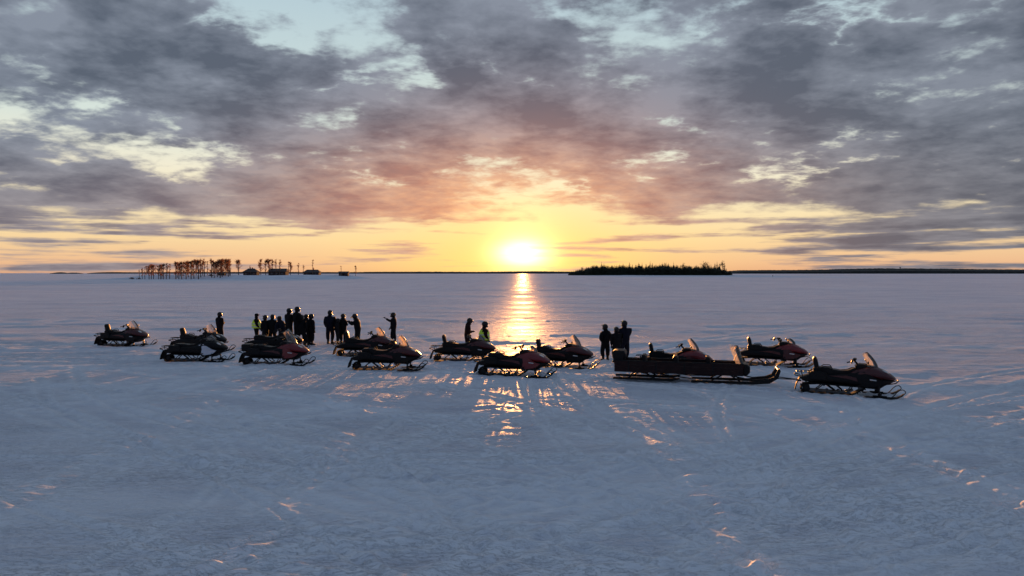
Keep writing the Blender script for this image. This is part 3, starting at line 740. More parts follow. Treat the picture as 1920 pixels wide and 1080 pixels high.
sky_trees = [(178, 128, 'p0'), (212, 132, 'p0'), (252, 118, 1), (268, 128, 0), (305, 126, 1), (332, 88, 0), (352, 102, 2), (374, 116, 1), (400, 132, 1), (432, 124, 1), (455, 120, 0),
             (478, 104, 2), (504, 100, 1), (530, 122, 0), (556, 92, 1), (578, 108, 1), (606, 104, 2), (630, 92, 2), (656, 96, 0), (688, 102, 1), (720, 84, 0), (738, 96, 1),
             (768, 108, 3), (796, 102, 2), (818, 94, 2), (842, 92, 'p1'), (866, 96, 2), (908, 90, 3), (930, 108, 0), (962, 112, 1), (988, 98, 'p0'), (1006, 120, 1), (1042, 132, 0),
             (1090, 112, 2), (1112, 126, 1), (1148, 82, 'p1'), (1182, 92, 'p1'), (1212, 118, 1), (1238, 98, 1), (1256, 84, 0), (1274, 104, 2), (1300, 80, 'p0'), (1314, 92, 0), (1330, 140, 1)]
WI = 1300.0
for i, (cx, cy, vi) in enumerate(sky_trees):
    Y = WI + rng.uniform(-25, 15); X = (1050 + cx / 4.267 - 960) / F * Y; z = islz2(X, Y); top = CAM_H + (512.3 - (470 + cy / 4.267)) * Y / F
    ms = PIN[int(vi[1])] if isinstance(vi, str) else SPR[vi]
    if i == 0: lab = 'thin pine standing apart at the far left tip of the dark island'
    elif i == 1: lab = 'thin pine second from the left tip of the dark island'
    elif i == 2: lab = 'single spruce right of the two thin pines on the dark island'
    elif i == 5: lab = 'tallest pointed spruce on the left shoulder of the dark island'
    elif i == 35: lab = 'flat-topped pine third clump from the right end of the dark island'
    elif i == 36: lab = 'flat-topped pine beside the one third from the right end of the dark island'
    elif i == 41: lab = 'tall pine near the right end of the dark island'
    elif i == 20: lab = 'slim spike-topped spruce in the middle of the dark island'
    else: lab = 'dark conifer on the skyline of the wooded island, %s from its left tip' % ORD[i] if i < 40 else 'dark conifer at the right end of the wooded island, %s' % ['left of the tall pine', 'touching the tall pine', 'right of the tall pine', 'last of all'][i - 40]
    plant('pine_tree' if isinstance(vi, str) else 'spruce_tree', ms, (X, Y, z), (top - z) / 10, rng.uniform(0, 6.28), lab, 'tree', 'conifers on the wooded island')
# the wood itself, one mass below the skyline trees
mass = MB(); base = [(m_[1]) for m_ in SPR]
bd = [(np.array([tuple(v_.co) for v_ in b.vertices]), [tuple(p.vertices) for p in b.polygons]) for b in base]
for i in range(620):
    Y = WI + rng.uniform(-48, 20); px = rng.uniform(1068, 1370); X = (px - 960) / F * Y; z = islz2(X, Y)
    edge = min(px - 1068, 1372 - px) / 45; H = (13.5 + 7.0 * rng.random()) * min(1, .45 + .55 * edge)
    vv, ff = bd[i % 4]; s_ = H / 10; q = rng.uniform(0, 6.28); c_, n_ = math.cos(q), math.sin(q)
    w = vv * s_; ww = np.stack([w[:, 0] * c_ * 2 - w[:, 1] * n_ * 2 + X, w[:, 0] * n_ * 2 + w[:, 1] * c_ * 2 + Y, w[:, 2] + z - 1.2], 1)
    mass.add([tuple(p) for p in ww], ff)
tag(mass.build('spruce_wood', M['needle'], smooth=False), 'dense dark spruce wood covering the right island', 'woodland', kind='stuff')

# ------------------------------------------------------------------ cabins on the island
def cabin(x0, x1, top, eave, bot, label, hip=0.0, chimney=True, nwin=2, yy=-6):
    Y = ISL + yy; X = ((x0 + x1) / 2 - 960) / F * Y; w = (x1 - x0) / F * Y; zf = lambda p: CAM_H + (512.3 - p) * Y / F
    z0 = zf(bot) - .3; ze = zf(eave) - z0; zt = zf(top) - z0; d = w * .6
    e = empty('cabin', (X, Y, z0)); tag(e, label, 'cabin', 'timber cabins on the island')
    wl = MB(); ww = w * .43; dd = d * .42
    wl.add([(-ww, -dd, -3), (ww, -dd, -3), (ww, dd, -3), (-ww, dd, -3), (-ww, -dd, ze), (ww, -dd, ze), (ww, dd, ze), (-ww, dd, ze)],
           [(0, 1, 5, 4), (1, 2, 6, 5), (2, 3, 7, 6), (3, 0, 4, 7), (4, 5, 6, 7), (3, 2, 1, 0)])
    if hip == 0: wl.add([(-ww, -dd, ze), (-ww, dd, ze), (-ww, 0, zt - .2), (ww, -dd, ze), (ww, dd, ze), (ww, 0, zt - .2)], [(0, 2, 1), (3, 4, 5)])
    wl.build('wall', M['log'], e, False)
    rf = MB(); o = w / 2; p = d / 2; r = o * (1 - hip); t = .22
    rf.add([(-o, -p, ze - .15), (o, -p, ze - .15), (o, p, ze - .15), (-o, p, ze - .15), (-r, 0, zt), (r, 0, zt)],
           [(0, 1, 5, 4), (2, 3, 4, 5), (1, 2, 5), (3, 0, 4), (3, 2, 1, 0)])
    rr = rf.build('roof', M['roofm'], e, False)
    if chimney: MB().box((w * .08, 0, zt + .25), (w * .06, w * .06, 1.1)).build('chimney', M['grey'], rr, False)
    for k in range(nwin):
        xx = -ww * .6 + 1.2 * ww * k / max(1, nwin - 1)
        wn = MB().box((xx, -dd - .04, ze * .5), (1.3, .1, 1.1)).build('window', M['log'], e, False)
        MB().box((xx, -dd - .10, ze * .5), (1.05, .05, .85)).build('pane', M['glass'], wn, False)
    MB().box((ww * .05, -dd - .04, ze * .36), (.95, .1, ze * .72)).build('door', M['wood'], e, False)
cabin(457, 486, 503.6, 510, 516.5, 'dark cabin with a hipped roof, leftmost of the three large ones', .62)
cabin(504, 541, 503.8, 509, 516.2, 'longest dark cabin with a flat-ridged roof in the middle of the island', .18, True, 3)
cabin(570, 602, 505.8, 510.8, 517, 'low dark cabin under a lone tall thin tree', .35, True, 2)
cabin(635, 655, 509.2, 511.5, 517, 'smallest hut standing apart near the right end of the island', 0, False, 1)
cabin(408, 423, 509.8, 512.5, 518.5, 'small dark shed among the bare trees left of the cabins', 0, False, 1, -10)
# a thin marker stake on the ice
sp_ = ground_pt(1449, 519.5); MBs = MB().tube([(sp_.x, sp_.y, -0.3), (sp_.x, sp_.y, 1.9)], .14, 6)
MBs.box((sp_.x, sp_.y, 1.6), (.7, .1, .6)); tag(MBs.build('marker_stake', M['steel']), 'tiny dark marker stake on the ice right of the wooded island', 'stake')

# ------------------------------------------------------------------ snowmobile
def arc(cx, cz, r, a0, a1, k):
    return [(cx + r * math.cos(R(a0 + (a1 - a0) * i / k)), cz + r * math.sin(R(a0 + (a1 - a0) * i / k))) for i in range(k + 1)]
HOOD = [(-0.12, .50, .70, .16), (0.02, .44, .78, .23), (.2, .40, .88, .30), (.42, .36, .99, .36), (.62, .34, 1.04, .39), (.85, .33, 1.05, .41), (1.05, .34, .97, .41),
        (1.22, .39, .88, .37), (1.36, .45, .80, .31), (1.46, .51, .72, .22), (1.52, .565, .66, .10)]
def interp_hood(s_, k): return [(x, zb, zb + (zt - zb) * k, hw) for x, zb, zt, hw in s_]
MESH = {}
def part(key, fn, m_, smooth=True):
    kk = (key, m_)
    if kk not in MESH:
        mb = MB(); fn(mb); MESH[kk] = mb.mesh(key, M[m_], smooth)
    return MESH[kk]
def f_track(mb):
    out = arc(-1.27, .165, .165, 90, 270, 8) + [(-.9, 0), (-.4, 0), (.05, 0)] + arc(.16, .06, .06, 270, 320, 2) + [(.45, .17)] + arc(.46, .31, .13, 300, 450, 5) + [(0, .435), (-.5, .40), (-.95, .36)]
    n_ = len(out); w = .25; v = []; f = []
    inn = []
    for i in range(n_):
        a = Vector(out[i - 1]); c = Vector(out[(i + 1) % n_]); t = (c - a).normalized(); nr = Vector((-t.y, t.x)); inn.append(tuple(Vector(out[i]) + nr * .03))
    for (x, z) in out: v += [(x, -w, z), (x, w, z)]
    for (x, z) in inn: v += [(x, -w, z), (x, w, z)]
    for i in range(n_):
        j = (i + 1) % n_; a, b, c, d = 2 * i, 2 * i + 1, 2 * j, 2 * j + 1; A, B, C, D_ = (q + 2 * n_ for q in (a, b, c, d))
        f += [(a, c, d, b), (A, B, D_, C), (a, A, C, c), (b, d, D_, B)]
    mb.add(v, f)
    L = 0; nxt = 0
    for i in range(n_):
        a = Vector(out[i]); b = Vector(out[(i + 1) % n_]); l = (b - a).length
        t = (b - a).normalized() if l else Vector((1, 0)); nr = Vector((t.y, -t.x))
        while nxt < L + l:
            p = a + t * (nxt - L) + nr * .016; rot = Matrix.Rotation(-math.atan2(t.y, t.x), 3, 'Y')
            mb.box((p.x, 0, p.y), (.03, .48, .034), rot); nxt += .09
        L += l
def f_tunnel(mb):
    mb.prism([(-1.46, .50), (-1.46, .56), (-1.3, .60), (.25, .62), (.35, .45), (.3, .42), (-1.3, .44)], .27, .02)
def f_seat2(mb): mb.prism([(-1.02, .60), (-1.05, .86), (-.98, .93), (-.58, .94), (-.46, .88), (-.12, .84), (.10, .87), (.26, .95), (.38, .88), (.34, .6)], .20, .05)
def f_seat1(mb): mb.prism([(-1.0, .60), (-1.04, .76), (-.9, .86), (-.5, .85), (-.3, .82), (.06, .85), (.26, .94), (.36, .86), (.34, .6)], .20, .05)
def f_back(mb): mb.prism([(-.98, .84), (-1.04, 1.05), (-1.06, 1.2), (-1.02, 1.27), (-.95, 1.27), (-.90, 1.18), (-.86, .98), (-.85, .84)], .17, .05)
def f_grab(s_):
    return lambda mb: mb.tube([(-.78, s_ * .2, .80), (-.76, s_ * .23, .93), (-.70, s_ * .24, .97), (-.50, s_ * .24, .97), (-.45, s_ * .23, .93), (-.42, s_ * .2, .80)], .016, 6)
def f_rack(mb):
    for s_ in (-1, 1):
        mb.tube([(-1.05, s_ * .22, .74), (-1.5, s_ * .22, .74), (-1.57, s_ * .18, .74), (-1.58, 0, .74)], .016, 6)
        mb.tube([(-1.42, s_ * .22, .74), (-1.38, s_ * .22, .58)], .014, 6)
    for x in (-1.2, -1.35, -1.48): mb.tube([(x, -.22, .74), (x, .22, .74)], .012, 6)
    mb.tube([(-1.46, -.25, .58), (-1.62, -.25, .62), (-1.64, -.2, .63), (-1.64, .2, .63), (-1.62, .25, .62), (-1.46, .25, .58)], .02, 6)
def f_flap(mb): mb.prism([(-1.44, .56), (-1.48, .55), (-1.60, .30), (-1.64, .12), (-1.61, .11), (-1.56, .30)], .25, .01)
def f_board(s_):
    def f(mb):
        mb.prism([(-1.05, .36), (-1.05, .40), (.3, .36), (.52, .44), (.55, .42), (.32, .32)], .07, .01, s_ * .335)
        mb.tube([(-1.05, s_ * .41, .39), (.3, s_ * .42, .35)], .014, 6)
    return f
def f_rail(s_):
    def f(mb): mb.prism([(-1.27, .10), (-1.27, .145), (-.2, .11), (.02, .13), (.22, .2), (.24, .17), (.05, .06), (-.2, .045)], .02, .006, s_ * .12)
    return f
def f_arms(mb):
    for s_ in (-1, 1):
        mb.tube([(-.95, s_ * .16, .12), (-.62, s_ * .18, .42)], .02, 6); mb.tube([(-.1, s_ * .16, .14), (-.45, s_ * .18, .44)], .02, 6)
        mb.tube([(.1, s_ * .15, .16), (.3, s_ * .2, .45)], .018, 6)
    mb.tube([(-.35, 0, .13), (-.75, 0, .42)], .035, 8); mb.tube([(-.62, -.22, .40), (-.62, .22, .40)], .018, 6)
def f_wheel(r): return lambda mb: (mb.disc((0, 0, 0), r, .035, 14), mb.disc((0, -.02, 0), r * .45, .02, 8))
def f_hood(mb): mb.loft([(x, zb + (zt - zb) * .34, zt, hw) for x, zb, zt, hw in HOOD], 16, 2.05)
def f_belly(mb): mb.loft([(x + (.0 if x < 1 else -.04), zb - (.08 if .2 < x < 1.2 else 0), zb + (zt - zb) * .55, hw * .93) for x, zb, zt, hw in HOOD], 18, 3.0)
def f_body(mb):
    mb.loft([(-1.40, .42, .58, .24), (-1.2, .40, .66, .29), (-.9, .37, .72, .31), (-.4, .36, .73, .31), (0, .34, .77, .33), (.3, .32, .84, .37), (.5, .32, .86, .38)], 16, 4.0)
def f_side(s_):
    def f(mb):
        pr = [(.12, .44), (.30, .82), (.55, .86), (.95, .62), (1.16, .56), (.98, .40), (.6, .34)]
        xs_ = [h_[0] for h_ in HOOD]; hw_ = [h_[3] for h_ in HOOD]
        v = []; m_ = len(pr)
        for x, z in pr: v.append((x, s_ * (float(np.interp(x, xs_, hw_)) * (1.0 if z < .7 else .93) + .012), z))
        for x, z in pr: v.append((x, s_ * (float(np.interp(x, xs_, hw_)) * .85), z))
        cidx = len(v); v.append((.62, s_ * .425, .60))
        f = [(i, (i + 1) % m_, cidx) for i in range(m_)] + [(i, i + m_, (i + 1) % m_ + m_, (i + 1) % m_) for i in range(m_)]
        mb.add(v, f)
    return f
def f_decal(s_):
    return lambda mb: mb.box((.80, s_ * .428, .60), (.20, .004, .035), Matrix.Rotation(R(6), 3, 'Y'))
def f_accent(s_):
    return lambda mb: mb.add([(x, s_ * y, z) for x, y, z in [(-.55, .318, .66), (.0, .342, .60), (.34, .385, .52), (.30, .385, .64), (.0, .345, .70)]] + [(x, s_ * (y - .03), z) for x, y, z in [(-.55, .318, .66), (.0, .342, .60), (.34, .385, .52), (.30, .385, .64), (.0, .345, .70)]],
        [(0, 1, 2, 3, 4)] + [(i, i + 5, (i + 1) % 5 + 5, (i + 1) % 5) for i in range(5)])
def f_vent(s_): return lambda mb: [mb.box((.70 + .07 * i, s_ * .432, .70 - .01 * i), (.035, .006, .09), Matrix.Rotation(R(-20), 3, 'Y')) for i in range(3)]
def f_dash(mb): mb.prism([(.30, .92), (.28, 1.02), (.42, 1.10), (.62, 1.09), (.86, 1.03), (.8, .97)], .22, .04)
def shield(top_z, top_x, bw=.27, tw=.20):
    def f(mb):
        v = []; f_ = []; nu, nv = 10, 5
        for lay in (0, 1):
            for j in range(nv + 1):
                t = j / nv
                for i in range(nu + 1):
                    a = -1 + 2 * i / nu; w = bw + (tw - bw) * t ** 2
                    bx = 1.0 - .36 * a * a; bz = 1.0 + .02 * a * a
                    tx = top_x + .05 - .16 * a * a; tz = top_z - .10 * abs(a) ** 3
                    x = bx + (tx - bx) * t + .05 * math.sin(math.pi * t); z = bz + (tz - bz) * t
                    v.append((x - lay * .006, a * w * (1.12 - .12 * t) - math.copysign(lay * .004, a), z))
        m_ = (nu + 1) * (nv + 1)
        for lay in (0, 1):
            for j in range(nv):
                for i in range(nu):
                    q = lay * m_ + j * (nu + 1) + i; ff = (q, q + 1, q + nu + 2, q + nu + 1); f_.append(ff if lay == 0 else ff[::-1])
        mb.add(v, f_)
    return f
def f_bar(mb):
    mb.tube([(.44, 0, .98), (.30, 0, 1.14), (.26, 0, 1.20)], .035, 8)
    mb.tube([(.12, -.40, 1.16), (.20, -.24, 1.18), (.27, -.1, 1.22), (.27, .1, 1.22), (.20, .24, 1.18), (.12, .40, 1.16)], .014, 7)
    mb.box((.28, 0, 1.24), (.09, .22, .07))
    for s_ in (-1, 1): mb.tube([(.22, s_ * .22, 1.20), (.27, s_ * .30, 1.19), (.24, s_ * .36, 1.18)], .009, 5)
def f_grip(s_): return lambda mb: mb.tube([(.17, s_ * .29, 1.172), (.10, s_ * .44, 1.155)], .021, 8)
def f_guard(s_): return lambda mb: mb.prism([(.20, 1.10), (.24, 1.13), (.27, 1.22), (.24, 1.25), (.21, 1.2)], .07, .015, s_ * .35)
def f_lamp(s_): return lambda mb: mb.ell((1.20, s_ * .19, .865), (.12, .085, .03), 12, 7, Matrix.Rotation(R(28), 3, 'Y'))
def f_tail(mb): mb.box((-1.06, 0, .76), (.04, .26, .05))
def f_bump(mb):
    mb.tube([(1.25, -.24, .45), (1.50, -.22, .50), (1.58, -.14, .56), (1.60, 0, .58), (1.58, .14, .56), (1.50, .22, .50), (1.25, .24, .45)], .018, 7)
def f_ski(mb):
    pr = [(.52, .05), (.60, .022), (1.35, .018), (1.52, .05), (1.66, .13), (1.71, .20), (1.69, .215), (1.63, .16), (1.5, .09), (1.33, .05), (.62, .055)]
    mb.prism(pr, .085, .02)
    mb.box((1.0, 0, .075), (.42, .03, .05))
def f_loop(mb):
    pts = [(1.34, .06), (1.42, .14), (1.50, .25), (1.58, .325), (1.67, .35), (1.735, .31), (1.745, .25), (1.70, .19), (1.62, .12)]
    mb.tube([(x, 0, z) for x, z in pts], .016, 6)
def f_spin(s_):
    def f(mb):
        mb.tube([(1.0, s_ * .46, .07), (.96, s_ * .44, .42)], .028, 8); mb.box((1.0, s_ * .46, .12), (.12, .07, .08))
        mb.tube([(.97, s_ * .44, .36), (.80, s_ * .16, .50)], .016, 6); mb.tube([(.98, s_ * .45, .24), (.82, s_ * .16, .38)], .016, 6); mb.tube([(.98, s_ * .45, .24), (1.06, s_ * .16, .40)], .016, 6)
        mb.tube([(.97, s_ * .40, .28), (.88, s_ * .2, .62)], .035, 8)
    return f
def f_box(mb): mb.prism([(-1.50, .64), (-1.52, .90), (-1.48, .96), (-1.12, .96), (-1.08, .9), (-1.08, .64)], .23, .04)
def f_bag(s_): return lambda mb: mb.prism([(-1.15, .50), (-1.18, .72), (-1.1, .80), (-.66, .78), (-.6, .7), (-.62, .50)], .07, .03, s_ * .27)
def f_mirror(s_): return lambda mb: (mb.tube([(.72, s_ * .30, 1.03), (.66, s_ * .40, 1.14)], .01, 5), mb.ell((.65, s_ * .42, 1.18), (.03, .075, .05), 10, 6))
def f_hitch(mb): mb.box((-1.5, 0, .40), (.16, .06, .05)); mb.tube([(-1.44, -.1, .52), (-1.56, 0, .40), (-1.44, .1, .52)], .018, 6)

def snowmobile(key, label, hood='red', side='black', shieldtype='high', back=True, rack=True, grab=True, box=False, bags=False, mirrors=True, belly='black', guard=True, sh='plexi', yaw_off=0, hitch=False):
    X, Y, yaw, _ = POS[key]; c, s_ = math.cos(yaw), math.sin(yaw)
    z = max(hz(X + a * c - b * s_, Y + a * s_ + b * c) for a in (-1.2, -.6, 0) for b in (-.2, .2)) - .008
    e = empty('snowmobile', (X, Y, z), yaw); tag(e, label, 'snowmobile', 'snowmobiles parked on the ice')
    P = lambda nm, fn, m_, par=e, key_=None: link_mesh(nm, part(key_ or nm, fn, m_), par)
    P('track', f_track, 'rubber'); P('tunnel', f_tunnel, 'black'); P('side_fairing', f_body, 'black')
    for q in (-1, 1):
        P('slide_rail', f_rail(q), 'metal', key_='slide_rail%d' % q)
        P('running_board', f_board(q), 'black', key_='running_board%d' % q)
    P('suspension_arm', f_arms, 'steel')
    for q in (-1, 1):
        for x, zz, r in ((-1.26, .165, .125), (-.92, .085, .062), (-.58, .085, .062), (-.22, .09, .062), (.06, .10, .06), (-.70, .335, .055), (.44, .31, .09)):
            w = P('wheel', f_wheel(r), 'steel' if r > .1 else 'grey', key_='wheel%.3f' % r); w.location = (x, q * .19, zz)
    P('seat', f_seat2 if grab else f_seat1, 'vinyl', key_='seat2' if grab else 'seat1')
    if back: P('backrest', f_back, 'vinyl')
    if grab:
        for q in (-1, 1): P('grab_handle', f_grab(q), 'steel', key_='grab_handle%d' % q)
    if rack: P('rear_rack', f_rack, 'steel')
    if box: P('storage_box', f_box, 'black')
    if bags:
        for q in (-1, 1): P('side_bag', f_bag(q), 'vinyl', key_='side_bag%d' % q)
    P('snow_flap', f_flap, 'rubber')
    if not box: P('taillight', f_tail, 'tail')
    if hitch: P('hitch', f_hitch, 'steel')
    h_ = P('hood', f_hood, hood)
    for q in (-1, 1): P('headlight', f_lamp(q), 'lens', h_, 'headlight%d' % q)
    P('belly_pan', f_belly, belly)
    for q in (-1, 1):
        sp2 = P('side_panel', f_side(q), side, key_='side_panel%d' % q); P('decal', f_decal(q), 'decal', sp2, 'decal%d' % q)
        P('accent_panel', f_accent(q), 'dark_red' if 'red' in hood else 'black', key_='accent_panel%d' % q)
    P('dashboard', f_dash, 'black')
    if shieldtype == 'high': P('windshield', shield(1.50, .62), sh, key_='windshield_high')
    elif shieldtype == 'low': P('windshield', shield(1.26, .74), sh, key_='windshield_low')
    elif shieldtype == 'tall': P('windshield', shield(1.58, .55, .29, .24), sh, key_='windshield_tall')
    st_ = R({'m1': 14, 'A': -16, 'B': 8, 'C': -20, 'C2': 5, 'Dr': 12, 'Df': -10, 'E': 16, 'Er': -14, 'F': 9, 'G': -8, 'H': 18, 'I': -12}[key])
    hb = P('handlebar', f_bar, 'steel'); hb.rotation_euler = (0, 0, st_); hb.location = (.3 - .3 * math.cos(st_), -.3 * math.sin(st_), 0)
    for q in (-1, 1):
        P('grip', f_grip(q), 'rubber', hb, 'grip%d' % q)
        if guard: P('hand_guard', f_guard(q), 'black', hb, 'hand_guard%d' % q)
        if mirrors: P('mirror', f_mirror(q), 'steel', key_='mirror%d' % q)
    P('bumper', f_bump, 'steel')
    for q in (-1, 1):
        sk = P('ski', f_ski, 'black'); sk.rotation_euler = (0, 0, st_ * .6); sk.location = (1 - math.cos(st_ * .6), q * .47 - math.sin(st_ * .6), 0); P('ski_handle', f_loop, 'steel', sk)
        P('ski_spindle', f_spin(q), 'steel', key_='ski_spindle%d' % q)
    return e
snowmobile('m1', 'dark snowmobile alone at the far left of the whole row', hood='dark_red', shieldtype='high', back=True, box=False, bags=True)
snowmobile('A', 'black snowmobile with a white side panel, nearer of the left-hand pair', hood='black', side='white', shieldtype='low', back=False, grab=False, bags=True, mirrors=False)
snowmobile('B', 'black snowmobile with a rounded backrest, half hidden behind the one with a white side panel', hood='black', side='black', shieldtype='high', mirrors=True)
snowmobile('C', 'red-fronted snowmobile in front of the dense group of riders', hood='red', side='red', shieldtype='tall', back=False, box=True, bags=True, sh='plexi')
snowmobile('C2', 'dark snowmobile hidden behind the red one below the dense group of riders', hood='black', side='black', shieldtype='low', back=False, mirrors=False)
snowmobile('Dr', 'dark snowmobile behind another one, left of the rider pointing a phone', hood='dark_red', side='black', shieldtype='high', sh='plexi2', back=True)
snowmobile('Df', 'dark red snowmobile with a glowing windshield, nearer of the pair left of centre', hood='dark_red', side='black', shieldtype='high', sh='plexi2', back=False, bags=True)
snowmobile('E', 'dark snowmobile beside the bowed rider and the rider in a yellow vest at centre', hood='dark_red', side='black', shieldtype='low', back=True, mirrors=False)
snowmobile('Er', 'red snowmobile nearest the camera directly below the sun glare on the ice', hood='red', side='red', shieldtype='low', back=False, box=False, bags=True, grab=True)
snowmobile('F', 'dark snowmobile with a clear windshield just right of the sun glare', hood='dark_red', side='black', shieldtype='high', sh='plexi2', back=True)
snowmobile('G', 'red snowmobile standing directly behind the long cargo sled', hood='red', side='dark_red', shieldtype='high', sh='plexi2', back=True)
snowmobile('H', 'red and black snowmobile parked behind the tow bar, second from the right', hood='red', side='dark_red', shieldtype='low', back=True)
snowmobile('I', 'black and red utility snowmobile hitched in front of the long sled, rightmost of all', hood='dark_red', side='black', shieldtype='high', sh='plexi', back=True, bags=True, hitch=True)

# ------------------------------------------------------------------ long passenger sled
a = ground_pt(1152, 713.5); b = ground_pt(1462, 726.5)
dirv = (b - a); SL = dirv.length; syaw = math.atan2(dirv.y, dirv.x)
a2 = a; sz = max(hz(a2.x + dirv.x * t, a2.y + dirv.y * t) for t in (0, .2, .4, .6, .8)) - .01
# the near runner lies on this line, the sled's axis is half a track further away
off = Vector((-math.sin(syaw), math.cos(syaw), 0)) * .42
sled = empty('passenger_sled', (a2.x + off.x, a2.y + off.y, sz), syaw)
tag(sled, 'long dark wooden passenger sled with a plastic windscreen, hitched to the rightmost snowmobile', 'sled')
print('SLED', SL, math.degrees(syaw))
BL = SL * .79
for s_ in (-1, 1):
    for k in range(3):
        z0 = .33 + k * .138
        MB().prism([(0.0, z0), (0.0, z0 + .132), (BL, z0 + .132), (BL, z0)], .016, .006, s_ * (.44 + .012 * k)).build('side_plank', M['wood'], sled, False)
    MB().tube([(-.02, s_ * .475, .76), (BL + .02, s_ * .475, .76)], .022, 6).build('top_rail', M['steel'], sled)
    MB().prism([(-.05, .02), (-.05, .10), (2.0, .12), (2.45, .16), (2.5, .12), (2.2, .02)], .035, .008, s_ * .42).build('rear_runner', M['steel'], sled)
    fr = [(2.9, .02), (2.9, .09), (SL - 1.1, .12), (SL - .5, .20), (SL - .2, .34), (SL - .05, .62), (SL - .02, .66), (SL + .03, .55), (SL - .05, .28), (SL - .35, .08), (SL - .9, .02)]
    MB().prism(fr, .035, .008, s_ * .42).build('front_runner', M['steel'], sled)
    for (x0, x1, zt) in ((.55, .95, .33), (1.55, 1.15, .33), (BL - 1.15, BL - .75, .33), (BL - .1, BL - .45, .33)):
        MB().tube([(x0, s_ * .42, .10), (x1, s_ * .38, zt)], .028, 6).build('strut', M['steel'], sled)
    MB().tube([(1.5, s_ * .40, .30), (2.9, s_ * .40, .15)], .022, 6).build('spring_bar', M['steel'], sled)
    MB().tube([(BL - .35, s_ * .40, .30), (SL - .9, s_ * .38, .17), (SL - .25, s_ * .30, .26)], .022, 6).build('draw_frame', M['steel'], sled)
for x in (.55, 1.6, 2.65, 3.7):
    for s_ in (-1, 1): MB().box((x, s_ * .487, .54), (.05, .02, .43)).build('side_post', M['steel'], sled, False)
MB().box((BL / 2, 0, .325), (BL - .02, .84, .03)).build('floor_board', M['wood'], sled, False)
for x in (.016, BL - .016):
    MB().box((x, 0, .56), (.03, .80, .40)).build('end_board', M['wood'], sled, False)
MB().prism([(BL, .36), (BL, .76), (BL + .12, .76), (BL + .24, .66), (BL + .24, .46), (BL + .14, .34)], .46, .05).build('nose_box', M['black'], sled)
MB().prism([(-.02, .60), (-.06, .80), (-.08, 1.10), (.0, 1.14), (.36, 1.12), (.42, 1.0), (.36, .8), (.36, .60)], .40, .05).build('rear_seat_back', M['vinyl'], sled)
for x in (1.15, 2.35, 3.55):
    sb = MB().prism([(x - .05, .55), (x - .14, .88), (x - .10, .97), (x, .98), (x + .06, .9), (x + .08, .55)], .34, .05).build('seat_back', M['vinyl'], sled)
    MB().prism([(x + .08, .36), (x + .08, .58), (x + .45, .58), (x + .5, .50), (x + .5, .36)], .34, .04).build('seat', M['vinyl'], sled)
def f_sshield(mb):
    v = []; f = []; nu, nv = 10, 5
    for lay in (0, 1):
        for j in range(nv + 1):
            t = j / nv
            for i in range(nu + 1):
                q = -1 + 2 * i / nu; v.append((BL + .05 - .30 * q * q - .22 * t - lay * .01, q * (.40 - .06 * t), .75 + t * (.66 - .06 * abs(q) ** 3)))
    m_ = (nu + 1) * (nv + 1)
    for lay in (0, 1):
        for j in range(nv):
            for i in range(nu):
                q = lay * m_ + j * (nu + 1) + i; ff = (q, q + 1, q + nu + 2, q + nu + 1); f.append(ff if lay == 0 else ff[::-1])
    mb.add(v, f)
ms = MB(); f_sshield(ms); ms.build('windshield', M['plexi'], sled)
MB().tube([(SL - .06, -.42, .60), (SL - .06, .42, .60)], .022, 6).build('cross_bar', M['steel'], sled)
X, Y, yaw, _ = POS['I']; hx, hy = X - 1.56 * math.cos(yaw), Y - 1.56 * math.sin(yaw)
ca, sa = math.cos(-syaw), math.sin(-syaw); ddx, ddy = hx - sled.location.x, hy - sled.location.y
lx, ly = ddx * ca - ddy * sa, ddx * sa + ddy * ca
for s_ in (-1, 1):
    MB().tube([(SL - .25, s_ * .30, .26), (lx - .1, ly + s_ * .05, .38), (lx, ly, .39)], .02, 6).build('tow_bar', M['steel'], sled)

# ------------------------------------------------------------------ people
def skin_mesh(name, verts, edges, m_, root=0, sub=1):
    me = bpy.data.meshes.new('tmp'); me.from_pydata([v_[0] for v_ in verts], edges, [])
    o = bpy.data.objects.new('tmp', me); COL.objects.link(o)
    sk = o.modifiers.new('skin', 'SKIN'); sk.use_smooth_shade = True
    if not me.skin_vertices: me.attributes  # layer is made by the modifier
    lay = me.skin_vertices[0].data
    for i, v_ in enumerate(verts): lay[i].radius = v_[1]; lay[i].use_root = (i == root)
    ss = o.modifiers.new('sub', 'SUBSURF'); ss.levels = sub; ss.render_levels = sub
    dg = bpy.context.evaluated_depsgraph_get(); dg.update()
    out = bpy.data.meshes.new_from_object(o.evaluated_get(dg)); out.name = name
    bpy.data.objects.remove(o); bpy.data.meshes.remove(me)
    out.materials.clear(); out.materials.append(M[m_]); out.polygons.foreach_set('use_smooth', [True] * len(out.polygons)); return out
def hand_mesh(mirror, m_='glove', curl=.5):
    """gloved hand along +X from the wrist: palm, four unequal bent fingers, thumb off the side"""
    mb = MB(); s_ = -1 if mirror else 1
    mb.tube([(-.03, 0, 0), (0, 0, 0), (.035, 0, 0), (.075, 0, 0), (.09, 0, 0)], [.036, .034, .040, .040, .030], 8)
    for k, (yy, L) in enumerate([(-.033, .062), (-.011, .072), (.011, .070), (.033, .055)]):
        y = yy * s_; a = Vector((.078, y, 0)); p1 = a + Vector((L * .45, y * .1, -L * .15 * curl)); p2 = p1 + Vector((L * .30, 0, -L * .35 * curl)); p3 = p2 + Vector((L * .18, 0, -L * .4 * curl))
        mb.tube([a - Vector((.03, 0, 0)), a, p1, p2, p3], [.011, .0125, .012, .011, .007], 6)
    mb.tube([(.015, -.028 * s_, 0), (.04, -.052 * s_, -.008), (.065, -.064 * s_, -.018), (.085, -.062 * s_, -.028)], [.014, .015, .013, .008], 6)
    return mb.mesh('glove', M[m_])
